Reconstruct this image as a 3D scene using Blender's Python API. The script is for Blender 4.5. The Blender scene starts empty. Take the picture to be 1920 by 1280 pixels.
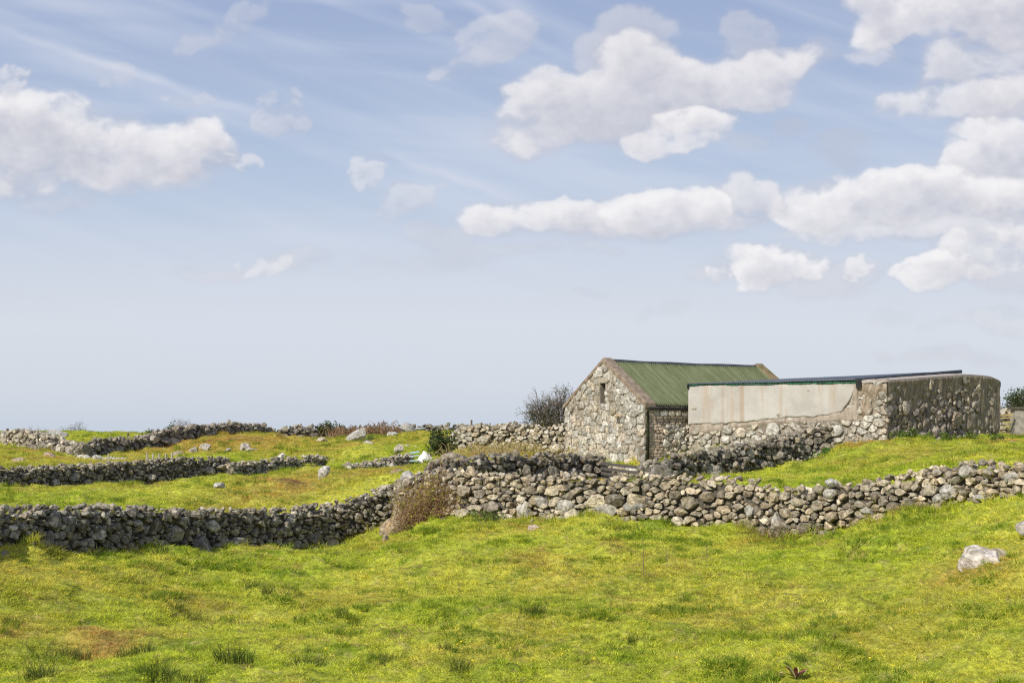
import bpy, bmesh, math, random
import numpy as np
from mathutils import Vector
R = math.radians
rng = np.random.default_rng(7); random.seed(7)
sc = bpy.context.scene
COL = sc.collection
CZ, F = 3.6, 2400.0                     # eye height, focal length in px of a 1920 wide frame
def P(px, py, D): return np.array([(px-960)/F*D, D, CZ-(py-800)/F*D])
def Z(py, D): return CZ-(py-800)/F*D
def X(px, D): return (px-960)/F*D

# ------------------------------------------------------------------ noise
def _h(i, j, s):
    n = (i*374761393 + j*668265263 + s*974634777) & 0x7fffffff
    n = ((n ^ (n >> 13))*1274126177) & 0x7fffffff
    return ((n ^ (n >> 16)) & 0xffff)/65535.0
def vnoise(x, y, s=0):
    x = np.asarray(x, float); y = np.asarray(y, float)
    i = np.floor(x).astype(np.int64); j = np.floor(y).astype(np.int64); a = x-i; b = y-j
    a = a*a*(3-2*a); b = b*b*(3-2*b)
    return (_h(i,j,s)*(1-a)+_h(i+1,j,s)*a)*(1-b)+(_h(i,j+1,s)*(1-a)+_h(i+1,j+1,s)*a)*b
def fbm(x, y, s=0, o=4):
    t = 0; w = .5
    for k in range(o): t = t+w*(vnoise(x*2**k+k*17.3, y*2**k-k*9.1, s+k)-.5); w *= .5
    return t*2

# ------------------------------------------------------------------ objects
def tag(o, label=None, cat=None, group=None, kind=None):
    if label: o['label'] = label
    if cat: o['category'] = cat
    if group: o['group'] = group
    if kind: o['kind'] = kind
    return o
def empty(name, loc, label, cat, group=None):
    o = bpy.data.objects.new(name, None); COL.objects.link(o); o.location = [float(v) for v in loc]
    return tag(o, label, cat, group)
def mesh_obj(name, V, Fc, mat, parent=None, origin=None, tone=None, smooth=False, mats=None, mi=None, world=True):
    """V (n,3) world coords; Fc list of index lists or array; tone (n,3) point colour"""
    V = np.asarray(V, float)
    if parent is not None: og = np.array(parent_loc(parent))
    elif origin is not None: og = np.asarray(origin, float)
    else: og = np.array([V[:,0].mean(), V[:,1].mean(), V[:,2].min()])
    if not world: og = np.zeros(3)
    me = bpy.data.meshes.new(name)
    if isinstance(Fc, np.ndarray):
        nf, k = Fc.shape
        me.vertices.add(len(V)); me.vertices.foreach_set('co', (V-og).astype(np.float32).ravel())
        me.loops.add(nf*k); me.loops.foreach_set('vertex_index', Fc.astype(np.int32).ravel())
        me.polygons.add(nf); me.polygons.foreach_set('loop_start', np.arange(0,nf*k,k,dtype=np.int32))
        me.polygons.foreach_set('loop_total', np.full(nf,k,dtype=np.int32))
        me.update(calc_edges=True)
    else:
        me.from_pydata((V-og).tolist(), [], [list(map(int,f)) for f in Fc]); me.update()
    if tone is not None:
        a = me.color_attributes.new('tone', 'FLOAT_COLOR', 'POINT')
        t = np.ones((len(V),4), np.float32); t[:,:3] = tone; a.data.foreach_set('color', t.ravel())
    for m in (mats or [mat]): me.materials.append(m)
    if mi is not None: me.polygons.foreach_set('material_index', np.asarray(mi, np.int32))
    me.polygons.foreach_set('use_smooth', np.full(len(me.polygons), bool(smooth)))
    o = bpy.data.objects.new(name, me); COL.objects.link(o)
    if parent is not None:
        o.parent = parent
        if world: pass
    else: o.location = og.tolist()
    return o
_loc = {}
def parent_loc(p):
    l = np.array(p.location, float)
    return l if p.parent is None else l+parent_loc(p.parent)
class MB:
    def __init__(s): s.V=[]; s.F=[]; s.T=[]; s.n=0
    def add(s, V, Fc, tone=(1,1,1)):
        V = np.asarray(V,float); s.V.append(V)
        s.F += [[int(i)+s.n for i in f] for f in Fc]
        t = np.asarray(tone,float); s.T.append(np.broadcast_to(t,(len(V),3)).copy() if t.ndim==1 else t); s.n += len(V)
    def box(s, c, hx, hy, hz, ax=(1,0,0), ay=(0,1,0), az=(0,0,1), tone=(1,1,1)):
        ax,ay,az = map(np.asarray,(ax,ay,az)); c=np.asarray(c,float)
        V=[c+ax*hx*i+ay*hy*j+az*hz*k for i in(-1,1) for j in(-1,1) for k in(-1,1)]
        s.add(V,[[0,1,3,2],[4,6,7,5],[0,4,5,1],[2,3,7,6],[0,2,6,4],[1,5,7,3]],tone)
    def hexa(s, b, t, tone=(1,1,1)):   # two rings of equal length
        n=len(b); V=list(b)+list(t)
        Fc=[list(range(n))[::-1], list(range(n,2*n))]+[[i,(i+1)%n,n+(i+1)%n,n+i] for i in range(n)]
        s.add(V,Fc,tone)
    def tube(s, pts, rad, n=6, tone=(1,1,1)):
        pts=np.asarray(pts,float); m=len(pts)
        rad=np.broadcast_to(np.asarray(rad,float),(m,))
        V=[]
        for i in range(m):
            d=pts[min(i+1,m-1)]-pts[max(i-1,0)]; d=d/(np.linalg.norm(d)+1e-9)
            u=np.cross(d,[0,0,1.]) if abs(d[2])<.9 else np.cross(d,[1.,0,0]); u/=np.linalg.norm(u); w=np.cross(d,u)
            for k in range(n):
                a=2*math.pi*k/n; V.append(pts[i]+rad[i]*(u*math.cos(a)+w*math.sin(a)))
        Fc=[[i*n+k,i*n+(k+1)%n,(i+1)*n+(k+1)%n,(i+1)*n+k] for i in range(m-1) for k in range(n)]
        Fc+=[list(range(n))[::-1],[(m-1)*n+k for k in range(n)]]
        s.add(V,Fc,tone)
    def build(s, name, mat, parent=None, smooth=False, **k):
        return mesh_obj(name, np.concatenate(s.V), s.F, mat, parent, tone=np.concatenate(s.T), smooth=smooth, **k)

# ------------------------------------------------------------------ materials
class NT:
    def __init__(s, nt): s.nt=nt; s.N=nt.nodes; s.L=nt.links
    def node(s, t, **k):
        n=s.N.new(t)
        for a,b in k.items(): setattr(n,a,b)
        return n
    def put(s, sock, v):
        if v is None: return
        if isinstance(v, bpy.types.NodeSocket): s.L.new(v, sock)
        else:
            if sock.type=='RGBA' and hasattr(v,'__len__') and len(v)==3: v=(*v,1)
            sock.default_value=v
    def m(s, op, a, b=None, c=None, clamp=False):
        n=s.node('ShaderNodeMath', operation=op, use_clamp=clamp)
        for i,v in enumerate((a,b,c)):
            if v is not None: s.put(n.inputs[i], v)
        return n.outputs[0]
    def ss(s, v, a, b, lo=0., hi=1.):
        n=s.node('ShaderNodeMapRange', interpolation_type='SMOOTHSTEP')
        s.put(n.inputs[0],v); s.put(n.inputs[1],a); s.put(n.inputs[2],b); s.put(n.inputs[3],lo); s.put(n.inputs[4],hi); return n.outputs[0]
    def mix(s, f, a, b, bt='MIX'):
        n=s.node('ShaderNodeMix', data_type='RGBA', blend_type=bt); n.clamp_factor=True
        s.put(n.inputs[0],f); s.put(n.inputs[6],a); s.put(n.inputs[7],b); return n.outputs[2]
    def noise(s, vec, sc_, det=4, rough=.55, dist=0., out=0):
        n=s.node('ShaderNodeTexNoise'); n.inputs['Scale'].default_value=sc_; n.inputs['Detail'].default_value=det
        n.inputs['Roughness'].default_value=rough; n.inputs['Distortion'].default_value=dist
        s.put(n.inputs['Vector'],vec); return n.outputs[out]
    def map(s, vec, scale=(1,1,1), loc=(0,0,0), rot=(0,0,0)):
        n=s.node('ShaderNodeMapping'); s.put(n.inputs[0],vec); n.inputs[1].default_value=loc; n.inputs[2].default_value=rot; n.inputs[3].default_value=scale; return n.outputs[0]
    def pos(s): return s.node('ShaderNodeNewGeometry').outputs['Position']
    def attr(s, name, kind='GEOMETRY', out='Color'):
        n=s.node('ShaderNodeAttribute', attribute_name=name, attribute_type=kind); return n.outputs[out]
    def vm(s, op, a, b=None):
        n=s.node('ShaderNodeVectorMath', operation=op); s.put(n.inputs[0],a)
        if b is not None: s.put(n.inputs[1],b)
        return n.outputs[0]
def new_mat(name):
    m=bpy.data.materials.new(name); m.use_nodes=True; m.node_tree.nodes.clear(); return m, NT(m.node_tree)
def finish(t, col, rough=.9, bump=None, bs=.4, bd=.02, spec=.2, transl=None, metal=0.):
    b=t.node('ShaderNodeBsdfPrincipled'); t.put(b.inputs['Base Color'],col); t.put(b.inputs['Roughness'],rough)
    b.inputs['Specular IOR Level'].default_value=spec; b.inputs['Metallic'].default_value=metal
    if bump is not None:
        bn=t.node('ShaderNodeBump'); bn.inputs['Strength'].default_value=bs; bn.inputs['Distance'].default_value=bd
        t.put(bn.inputs['Height'],bump); t.L.new(bn.outputs[0],b.inputs['Normal'])
    o=t.node('ShaderNodeOutputMaterial'); s=b.outputs[0]
    if transl is not None:
        tr=t.node('ShaderNodeBsdfTranslucent'); t.put(tr.inputs[0],transl[1])
        mx=t.node('ShaderNodeMixShader'); mx.inputs[0].default_value=transl[0]
        t.L.new(s,mx.inputs[1]); t.L.new(tr.outputs[0],mx.inputs[2]); s=mx.outputs[0]
    t.L.new(s,o.inputs[0])
def stone_mat(name, lichen=.5, ochre=0., moss=0., mul=(1,1,1)):
    m,t=new_mat(name); p=t.pos(); c=t.attr('tone')
    n1=t.noise(p,9,5,.65); c=t.mix(1.,c,t.mix(t.ss(n1,.3,.7),(.42*mul[0],.41*mul[1],.39*mul[2]),(1.45*mul[0],1.45*mul[1],1.45*mul[2])),'MULTIPLY')
    n2=t.noise(p,5.5,4,.7); c=t.mix(t.m('MULTIPLY',t.ss(n2,.52,.66),lichen),c,(.47,.46,.42))
    n3=t.noise(t.map(p,loc=(7,3,1)),26,3,.6); c=t.mix(t.ss(n3,.6,.75,0,.55),c,(.07,.065,.055))
    if ochre:
        n4=t.noise(t.map(p,loc=(3,9,5)),2.1,4,.7); c=t.mix(t.m('MULTIPLY',t.ss(n4,.55,.68),ochre),c,(.50,.30,.08))
    if moss:
        n5=t.noise(t.map(p,loc=(13,2,8)),1.3,5,.7); nz=t.node('ShaderNodeSeparateXYZ'); t.L.new(t.node('ShaderNodeNewGeometry').outputs['Normal'],nz.inputs[0])
        c=t.mix(t.m('MULTIPLY',t.m('MULTIPLY',t.ss(n5,.48,.62),t.ss(nz.outputs[2],-.2,.7)),moss),c,(.17,.17,.03))
    finish(t,c,.92,t.noise(p,34,5,.7),.7,.02)
    return m
M={}
M['stone']=stone_mat('field_stone',.45,.10,.25)
M['stone_cream']=stone_mat('cream_stone',.4,.28,.12,(1.0,.98,.94))
M['masonry']=stone_mat('barn_stone',.22,.12,0.)
M['rock']=stone_mat('boulder_rock',.6,.35,.25)
def plain(name,c1,c2,sc_=6,rough=.85,bs=.3,bd=.01,stretch=(1,1,1),spec=.2,metal=0.,det=5):
    m,t=new_mat(name); p=t.map(t.pos(),scale=stretch); n=t.noise(p,sc_,det,.65)
    finish(t,t.mix(t.ss(n,.32,.68),c1,c2),rough,t.noise(p,sc_*4,4,.6),bs,bd,spec,None,metal); M[name]=m; return m
plain('core',(.06,.054,.045),(.13,.118,.095),8)
plain('mortar',(.20,.17,.135),(.38,.33,.27),3.,.95,.8,.03,(1,1,.45))
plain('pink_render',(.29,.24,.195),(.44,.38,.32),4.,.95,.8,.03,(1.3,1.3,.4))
plain('coping',(.17,.125,.09),(.31,.25,.19),5.,.95,.6,.02)
plain('coping_moss',(.13,.115,.05),(.26,.19,.11),3.,.95,.6,.02)
plain('dark_wood',(.06,.052,.045),(.17,.155,.14),9,.9,.4,.01,(1,1,6))
plain('lichen_wood',(.16,.15,.06),(.50,.42,.07),9,.9,.4,.01)
plain('black_plastic',(.012,.012,.012),(.03,.03,.03),6,.5,.1)
plain('mossy_pipe',(.010,.012,.006),(.035,.042,.014),4,.8,.4)
plain('slate_sheet',(.055,.065,.085),(.11,.125,.15),2.,.55,.2,.01,(1,1,1),.4)
plain('dark_sheet',(.03,.035,.04),(.07,.075,.085),2.,.6)
plain('green_strip',(.008,.02,.015),(.02,.15,.07),7,.6)
plain('pale_paint',(.55,.55,.52),(.72,.72,.70),5,.7)
plain('blue_paint',(.22,.36,.40),(.42,.55,.58),6,.6)
plain('white_paint',(.62,.61,.58),(.84,.83,.80),4,.8,.8,.04)
plain('bark',(.08,.066,.05),(.20,.165,.125),14,.9)
plain('red_stem',(.15,.085,.045),(.36,.22,.13),10,.8)
plain('straw',(.28,.21,.10),(.48,.38,.18),10,.8)
plain('concrete',(.22,.20,.175),(.36,.33,.29),5,.95,.5,.01)
plain('post_wood',(.28,.25,.21),(.48,.44,.38),12,.9,.4,.01,(1,1,.3))
def green_roof():
    m,t=new_mat('green_corrugated_paint'); r=t.node('ShaderNodeVectorRotate',rotation_type='Z_AXIS'); t.L.new(t.pos(),r.inputs[0]); r.inputs['Angle'].default_value=-R(34.8); p=r.outputs[0]
    n=t.noise(t.map(p,scale=(3.5,.35,.35)),1.6,5,.65); n2=t.noise(t.map(p,scale=(2,.5,.5)),7,5,.7)
    c=t.mix(t.ss(n,.3,.7),(.070,.088,.036),(.135,.155,.078)); c=t.mix(t.ss(n2,.54,.72,0,.55),c,(.19,.21,.125))
    n3=t.noise(t.map(p,loc=(4,4,4),scale=(1.5,.6,.6)),1.3,5,.7); c=t.mix(t.ss(n3,.58,.74,0,.6),c,(.12,.09,.045))
    finish(t,c,.6,n2,.15,.005,.3); M['green_roof']=m
green_roof()
def plaster():
    m,t=new_mat('whitewash_plaster'); p=t.pos()
    streak=t.noise(t.map(p,scale=(3.2,3.2,.22)),1.3,5,.6); n=t.noise(p,1.1,4,.6); fine=t.noise(p,14,5,.7)
    c=t.mix(t.ss(n,.3,.7),(.385,.36,.33),(.49,.465,.435)); c=t.mix(t.ss(streak,.50,.72,0,.7),c,(.40,.315,.235))
    s2=t.noise(t.map(p,scale=(6,6,.12),loc=(2,5,1)),1.,3,.5); c=t.mix(t.ss(s2,.60,.78,0,.5),c,(.33,.22,.13))
    c=t.mix(t.ss(fine,.6,.75,0,.3),c,(.56,.54,.50)); finish(t,c,.95,fine,.6,.015); M['plaster']=m
plaster()
def leafy(name,a,b,tr=.35,rough=.55,tc=None):
    m,t=new_mat(name); oi=t.node('ShaderNodeObjectInfo').outputs['Random']; c=t.attr('tone')
    c=t.mix(1.,t.mix(t.ss(t.noise(t.pos(),2.3,3,.6),.35,.65),a,b),c,'MULTIPLY')
    finish(t,c,rough,None,spec=.3,transl=(tr,c if tc is None else tc)); M[name]=m
leafy('dark_leaf',(.035,.055,.018),(.085,.11,.035),.25,.35)
leafy('green_leaf',(.08,.13,.02),(.17,.24,.04))
leafy('bramble_leaf',(.20,.19,.03),(.42,.38,.06))
leafy('rush',(.055,.085,.012),(.15,.18,.035))
leafy('dry_grass',(.28,.20,.07),(.42,.32,.13))
leafy('fern_green',(.06,.14,.015),(.12,.24,.03))
def grass_colour(t, p, dry, base=1.):
    n1=t.noise(p,.23,4,.6); n2=t.noise(t.map(p,loc=(5,8,0)),1.1,5,.65); n3=t.noise(t.map(p,loc=(1,1,0)),3.6,4,.7)
    c=t.mix(t.ss(n1,.38,.62),(.53,.61,.045),(.70,.69,.085))
    c=t.mix(t.ss(n2,.50,.66,0,.8),c,(.26,.40,.022))
    c=t.mix(t.ss(n3,.54,.68,0,.75),c,(.70,.61,.21))
    n4=t.noise(t.map(p,loc=(31,17,0)),.8,5,.7); c=t.mix(t.ss(n4,.57,.68,0,.75),c,(.48,.37,.11))
    n5=t.noise(t.map(p,loc=(3,41,0)),1.9,5,.7); c=t.mix(t.ss(n5,.54,.70,0,.7),c,(.32,.37,.04))  # olive noise patches painted in to read as shade among the hummocks
    n6=t.noise(t.map(p,loc=(23,5,0)),6.5,4,.7); c=t.mix(t.ss(n6,.56,.72,0,.6),c,(.20,.26,.022))
    d=t.m('MULTIPLY',dry,t.ss(t.noise(t.map(p,loc=(9,0,0)),1.7,5,.7),.30,.60,.5,1.))
    c=t.mix(d,c,(.62,.42,.10)); c=t.mix(t.ss(dry,1.05,1.7),c,(.30,.15,.07))
    return c
def grass_mats():
    m,t=new_mat('turf_soil'); p=t.pos(); c=grass_colour(t,p,t.attr('dry',out='Fac'))
    c=t.mix(t.ss(t.noise(p,9,4,.7),.35,.65,.25,.75),c,(.11,.13,.02))
    finish(t,c,.95,t.noise(p,16,5,.7),1.,.06); M['turf']=m
    m,t=new_mat('grass_blades'); p=t.pos(); c=grass_colour(t,p,t.attr('dry','INSTANCER','Fac'))
    r=t.node('ShaderNodeObjectInfo').outputs['Random']; c=t.mix(1.,c,t.mix(r,(.58,.64,.55),(1.3,1.22,1.35)),'MULTIPLY')
    c=t.mix(1.,c,t.attr('tone'),'MULTIPLY')
    finish(t,c,.6,None,spec=.25,transl=(.42,c)); M['grass']=m
    m,t=new_mat('tussock_blades'); p=t.pos(); c=t.mix(t.ss(t.noise(p,.9,4,.6),.35,.65),(.14,.23,.015),(.30,.38,.03)); c=t.mix(1.,c,t.attr('tone'),'MULTIPLY'); finish(t,c,.6,None,spec=.25,transl=(.35,c)); M['tussock']=m
grass_mats()

# ------------------------------------------------------------------ wall lines: (px, D, y_top, y_base)
W_FRONT_L=[(-120,25.2,952,1040),(-40,26.4,952,1038),(0,27,951,1036),(70,28.2,946,1036),(150,29.6,953,1035),(240,31.2,951,1034),(330,33,957,1033),(430,35,959,1032),(500,36.5,956,1034),(560,37.8,953,1030),(620,39,942,1014),(680,39.9,928,993),(720,40.4,914,983),(752,40.6,902,978)]
W_FRONT_R=[(752,40.3,902,978),(800,38.8,886,978),(850,37.7,883,975),(900,37,886,970),(1000,36,890,971),(1100,35.2,892,970),(1200,34.4,892,970),(1300,33.7,895,976),(1400,33,898,988),(1450,32.5,910,1001),(1500,32,915,1000),(1600,31,905,982),(1680,30.1,896,963),(1750,29.2,881,952),(1850,28,871,940),(1920,27,878,932),(2000,26,880,925),(2080,25,880,920)]
W_PEN_L=[(806,39.6,872,902),(830,40.1,863,904),(880,41.3,858,906),(970,43.6,851,905),(1050,45.6,853,903),(1124,47.4,857,900)]
W_PEN_R=[(1213,39.6,866,908),(1250,40.7,857,907),(1300,42.2,849,905),(1400,45.2,834,897),(1450,46.6,820,887),(1498,48,811,868)]
W_PEN_END=[(1498,48.05,806,868),(1530,48.3,800,850),(1560,48.6,797,836)]
W_BARN=[(840,56.4,845,856),(852,56.2,806,852),(870,56,798,850),(930,55.5,797,850),(1000,54.9,797,855),(1058,54.35,797,858)]
W_MID=[(-130,49,885,922),(0,52,878,915),(60,53.8,876,914),(120,55.6,872,914),(200,58,869,915),(260,59.8,864,914),(330,62,860,914),(395,64,857,908),(425,65,861,900)]
W_MID2=[(428,63.5,868,908),(470,65.4,866,905),(505,67.3,860,900),(560,70,857,893),(600,72.5,856,880),(618,73.6,860,876),(630,74,871,874)]
W_SMALL=[(641,62,880,884),(655,63,872,885),(700,66,865,884),(730,68,857,882),(768,70.5,853,878)]
W_RUBBLE_L=[(-140,100,815,824),(0,92,811,829),(30,90.4,807,834),(60,88.7,808,841),(90,86.6,816,847),(115,84.8,827,852),(150,82.6,833,856)]
W_RIDGE=[(140,80,836,858),(180,82.6,823,853),(230,85,821,849),(275,87.4,817,846),(300,88.6,808,846),(330,90.5,800,830),(400,95,797,818),(430,97,793,816),(490,103,796,813),(508,105,806,813)]
W_LOW=[(145,78,855,864),(200,75,859,867),(250,73,860,868),(300,71,862,869)]
W_SKY=[(517,97,808,819),(535,97.2,799,822),(580,97.8,800,826),(620,98.5,806,828),(680,100,803,820),(740,101,801,815),(800,102,799,814),(860,103,797,812),(950,105,795,810),(1060,107,794,808)]
def wl(W): return np.array([[X(a,d),d,Z(t,d),Z(b,d)] for a,d,t,b in W])
ALLW=[W_FRONT_L,W_FRONT_R,W_PEN_L,W_PEN_R,W_PEN_END,W_BARN,W_MID,W_MID2,W_SMALL,W_RUBBLE_L,W_RIDGE,W_LOW,W_SKY]

# ------------------------------------------------------------------ terrain
C=[]
for W in ALLW:
    for x,y,t,b in wl(W): C.append((x,y,b))
def cp(px,py,D): C.append((X(px,D),D,Z(py,D)))
for px in (-200,200,600,960,1300,1600): C.append((X(px,18),18,0.0))
C.append((X(1920,18),18,.25)); C.append((X(2200,18),18,.6))
for x in (-25,-8,8,25): C += [(x,-12,1.9),(x,0,1.9),(x,10,.7)]
for q in [(0,1115,22.8),(300,1120,25.5),(560,1090,30),(960,1050,30),(960,1130,25),(1450,1105,25),(1900,1060,22),(1750,1070,24),(1600,1060,26),(1200,1020,31),
          (750,992,38.6),(810,986,37.2),(870,980,36.2),(705,1006,39),(0,938,40),(-120,935,40),(0,924,46),(300,935,41),(300,922,50),(150,925,48),(400,940,42),(460,905,46),(505,894,50),(560,882,52),(650,885,53),(740,881,50),
          (560,938,42.5),(650,922,43),(600,908,47),(700,905,43),(740,892,45),(820,884,43),(800,900,42),(560,900,60),(650,893,58),(470,912,58),
          (560,850,80),(560,832,90),(700,847,80),(700,822,91),(780,814,97),(780,842,80),(640,860,74),(840,812,99),(830,850,70),(900,830,80),
          (400,855,80),(400,832,88),(450,820,93),(350,845,84),(470,815,100),(300,858,79),(300,862,74),(400,860,73),(500,858,76),
          (0,846,78),(0,862,66),(-120,850,75),(100,860,70),(200,868,66),(80,868,62),(160,812,125),(60,812,118),(230,817,125),(240,824,105),(150,822,105),(350,812,120),
          (900,855,51),(1000,857,51),(868,858,48),(780,882,50),(800,881,47),(762,885,46),(776,888,55),(776,886,60),(795,886,53),(868,870,45.5),(960,866,48),(1100,888,48),(1170,908,45),(1170,922,41.5),(1209,876,49.6),(1060,866,54),(1130,872,51.5),(1100,905,45.8),(777,879,68),(800,877,68),(785,884,62),(720,884,66),(760,890,56),
          (1100,915,39),(1300,915,39),(1400,912,38),(1300,885,47),(1295,858,50.5),(1480,850,48.6),
          (1500,908,35),(1480,905,38),(1560,882,39),(1600,888,36),(1600,852,44),(1700,870,34.5),(1700,842,44),(1662,831,47.5),(1800,862,32.5),(1800,832,46),(1870,824,54),
          (1900,868,31),(1900,836,46),(1910,822,58),(2050,850,34),(2050,830,55),(1980,870,29),(1575,838,47.5)]: cp(*q)
C += [(8,62,2.5),(18,66,2.9),(30,70,3.0),(0,66,2.5),(10,90,2.4),(30,95,2.5),(-45,140,2.2),(-20,140,2.4),(5,135,2.2),(35,135,2.2),(-60,95,2.4),(-60,60,2.0),(60,60,3.4),(60,95,2.8),(45,35,3.6),(-45,30,1.0),(-45,50,1.7),(-70,140,2),(70,140,2)]
C=np.array(C)
def phi(r): return r**1.5
n=len(C); A=np.zeros((n+3,n+3)); d=np.hypot(C[:,None,0]-C[None,:,0],C[:,None,1]-C[None,:,1])
A[:n,:n]=phi(d)+np.eye(n)*.06; A[:n,n]=A[n,:n]=1; A[:n,n+1]=A[n+1,:n]=C[:,0]; A[:n,n+2]=A[n+2,:n]=C[:,1]
Wt=np.linalg.solve(A,np.concatenate([C[:,2],[0,0,0]]))
def ground(x,y,detail=True):
    x=np.atleast_1d(np.asarray(x,float)); y=np.atleast_1d(np.asarray(y,float)); out=np.empty(len(x))
    for i in range(0,len(x),40000):
        xs=np.clip(x[i:i+40000],-75,75); ys=np.clip(y[i:i+40000],-14,142)
        dd=phi(np.hypot(xs[:,None]-C[None,:,0],ys[:,None]-C[None,:,1])); out[i:i+40000]=dd@Wt[:n]+Wt[n]+Wt[n+1]*xs+Wt[n+2]*ys
    far=np.maximum(y-142,0); out-= .016*far
    side=np.maximum(np.abs(x)-75,0); out-= .02*side
    if detail:
        f=np.clip((y-10)/8,0,1)*np.clip((400-y)/200,0,1)
        h=.16*fbm(x/3.4,y/3.4,3,3)+.36*np.maximum(fbm(x/1.15,y/1.0,9,4),-.12)+.26*np.maximum(fbm(x/.6,y/.55,15,3)-.10,0)+.05*fbm(x/.3,y/.3,21,3)+.16*np.clip(fbm(x/.75,y/.6,71,3)+.25*fbm(x/6,y/6,72,2)-.20,0,.5)
        out+=f*h
    return out
def g1(x,y): return float(ground([x],[y])[0])
def rowsD():
    r=list(np.arange(-12,14,1.)); y=14.
    while y<48: r.append(y); y+=.13
    while y<125: r.append(y); y+=.3
    st=.5
    while y<3500: r.append(y); y+=st; st*=1.15
    return np.array(r)
rd=rowsD(); tt=np.linspace(-1,1,641); tt=.62*tt+.9*tt**5
gx=tt[None,:]*(rd[:,None]*.95+16); gy=np.broadcast_to(rd[:,None],gx.shape)
gz=ground(gx.ravel(),gy.ravel()); nr,nc=gx.shape
idx=np.arange(nr*nc).reshape(nr,nc); FF=np.stack([idx[:-1,:-1],idx[:-1,1:],idx[1:,1:],idx[1:,:-1]],-1).reshape(-1,4)
DRY=[(380,830,88,6,1.1),(600,900,49,2.2,.9),(700,892,50,1.8,1.0),(660,840,84,4,.7),(760,825,90,4,.6),(200,862,68,3,.7),(130,870,62,2.5,.7),(250,930,46,1.6,.6),(480,925,43,1.6,.8),(420,935,41,1.2,.7),(60,925,45,2,.5),(1010,1040,29.5,.9,.7),(1650,900,37,1.4,.6),(1750,862,40,1.6,.6),(330,1105,25.5,1.1,.5),(640,1060,27,1.3,.5),(1330,1150,23,1.2,.5),(1700,1180,21,1.3,.5),(900,1230,19.5,1,.5),(1000,1160,22,1.2,.4),(1170,890,45,2.6,1.25),(1190,880,47,2,1.1),(430,826,90,7,1.2),(470,838,86,5,1.1),(360,845,85,3,.8),(520,845,80,3,.5),(560,908,46,2.2,.9),(545,915,45,1.1,1.5),(650,900,48,2.5,.7),(690,893,49,2,.7),(90,862,68,2,.9),(30,868,64,2,.7),(20,842,82,4,.9),
     (700,815,94,5,.5),(640,868,76,2,.3),(930,845,50,2.6,1.1),(980,850,50,2.2,1.1),(870,850,48,1.3,1.),(190,1210,20.6,.6,1.3),(160,1205,21,.6,1.),(10,1195,21,.8,1.0),(260,1190,21.5,.7,.8),(1145,1015,31.5,.35,1.5),(1640,838,46.5,1.1,1.3),(1600,838,47,.6,1.2),(1830,832,50,1.2,1.5),(1890,835,46,1.5,1.2),
     (1830,1040,22.4,.9,.8),(720,1018,35.5,.8,.7),(985,990,34.5,.5,.7),(1430,1010,31,.7,.7),(1250,1050,28,1.2,.4),(880,990,35,1,.3),(60,1115,25,2,.4),(1060,1075,27,1.2,.5),(1520,1130,24,1.5,.3),(330,875,57,3,.3),(420,905,52,2,.6),(1690,850,43,1.2,.5),(1590,868,42,1,.5)]
def dryf(x,y):
    o=np.zeros(len(x))
    for px,py,D,r,a in DRY: o=np.maximum(o,a*np.exp(-(((x-X(px,D))/r)**2+((y-D)/(r*1.3))**2)))
    return o*(1+.6*fbm(x/1.3,y/1.3,33,3))
go=mesh_obj('ground',np.stack([gx.ravel(),gy.ravel(),gz],1),FF,M['turf'],origin=(0,0,0),smooth=True); tag(go,kind='structure')
at=go.data.attributes.new('dry','FLOAT','POINT'); at.data.foreach_set('value',dryf(gx.ravel(),gy.ravel()).astype(np.float32))

# ------------------------------------------------------------------ stone packing
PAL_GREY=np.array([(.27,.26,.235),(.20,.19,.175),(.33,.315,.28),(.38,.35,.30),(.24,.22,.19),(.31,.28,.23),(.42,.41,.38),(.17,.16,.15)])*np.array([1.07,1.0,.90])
PAL_WARM=np.array([(.36,.33,.27),(.44,.40,.32),(.48,.45,.39),(.33,.28,.21),(.40,.35,.26),(.52,.49,.43)])
PAL_BARN=np.array([(.43,.40,.34),(.50,.475,.42),(.46,.425,.36),(.40,.36,.29),(.54,.52,.47),(.43,.38,.30),(.46,.40,.33),(.39,.37,.33)])
PAL_BROWN=np.array([(.27,.23,.18),(.32,.27,.21),(.22,.19,.15),(.36,.31,.25),(.25,.22,.19)])
class Path:
    def __init__(s,pts,smooth=True):     # pts (n,4) x y ztop zbase
        p=np.asarray(pts,float); d=np.concatenate([[0],np.cumsum(np.hypot(*np.diff(p[:,:2],axis=0).T))])
        s.L=d[-1]; s.s=d; s.p=p
        q=np.linspace(0,s.L,max(3,int(s.L/.25))); c=np.stack([np.interp(q,d,p[:,k]) for k in range(p.shape[1])],1)
        if smooth:
            for _ in range(10):
                c[1:-1,:2]=.25*c[:-2,:2]+.5*c[1:-1,:2]+.25*c[2:,:2]
        s.q=q; s.c=c; g=np.gradient(c[:,:2],axis=0); g/=np.linalg.norm(g,axis=1)[:,None]; s.n=np.stack([g[:,1],-g[:,0]],1); s.t=g
    def top(s,a): return np.interp(a,s.q,s.c[:,2])
    def base(s,a): return np.interp(a,s.q,s.c[:,3])
    def world(s,a,h,dep):
        x=np.interp(a,s.q,s.c[:,0])+np.interp(a,s.q,s.n[:,0])*dep; y=np.interp(a,s.q,s.c[:,1])+np.interp(a,s.q,s.n[:,1])*dep
        e=np.where(a<0,a,np.where(a>s.L,a-s.L,0)); x=x+e*s.t[0,0]; y=y+e*s.t[0,1]
        return np.stack([x,y,h],-1)
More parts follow.
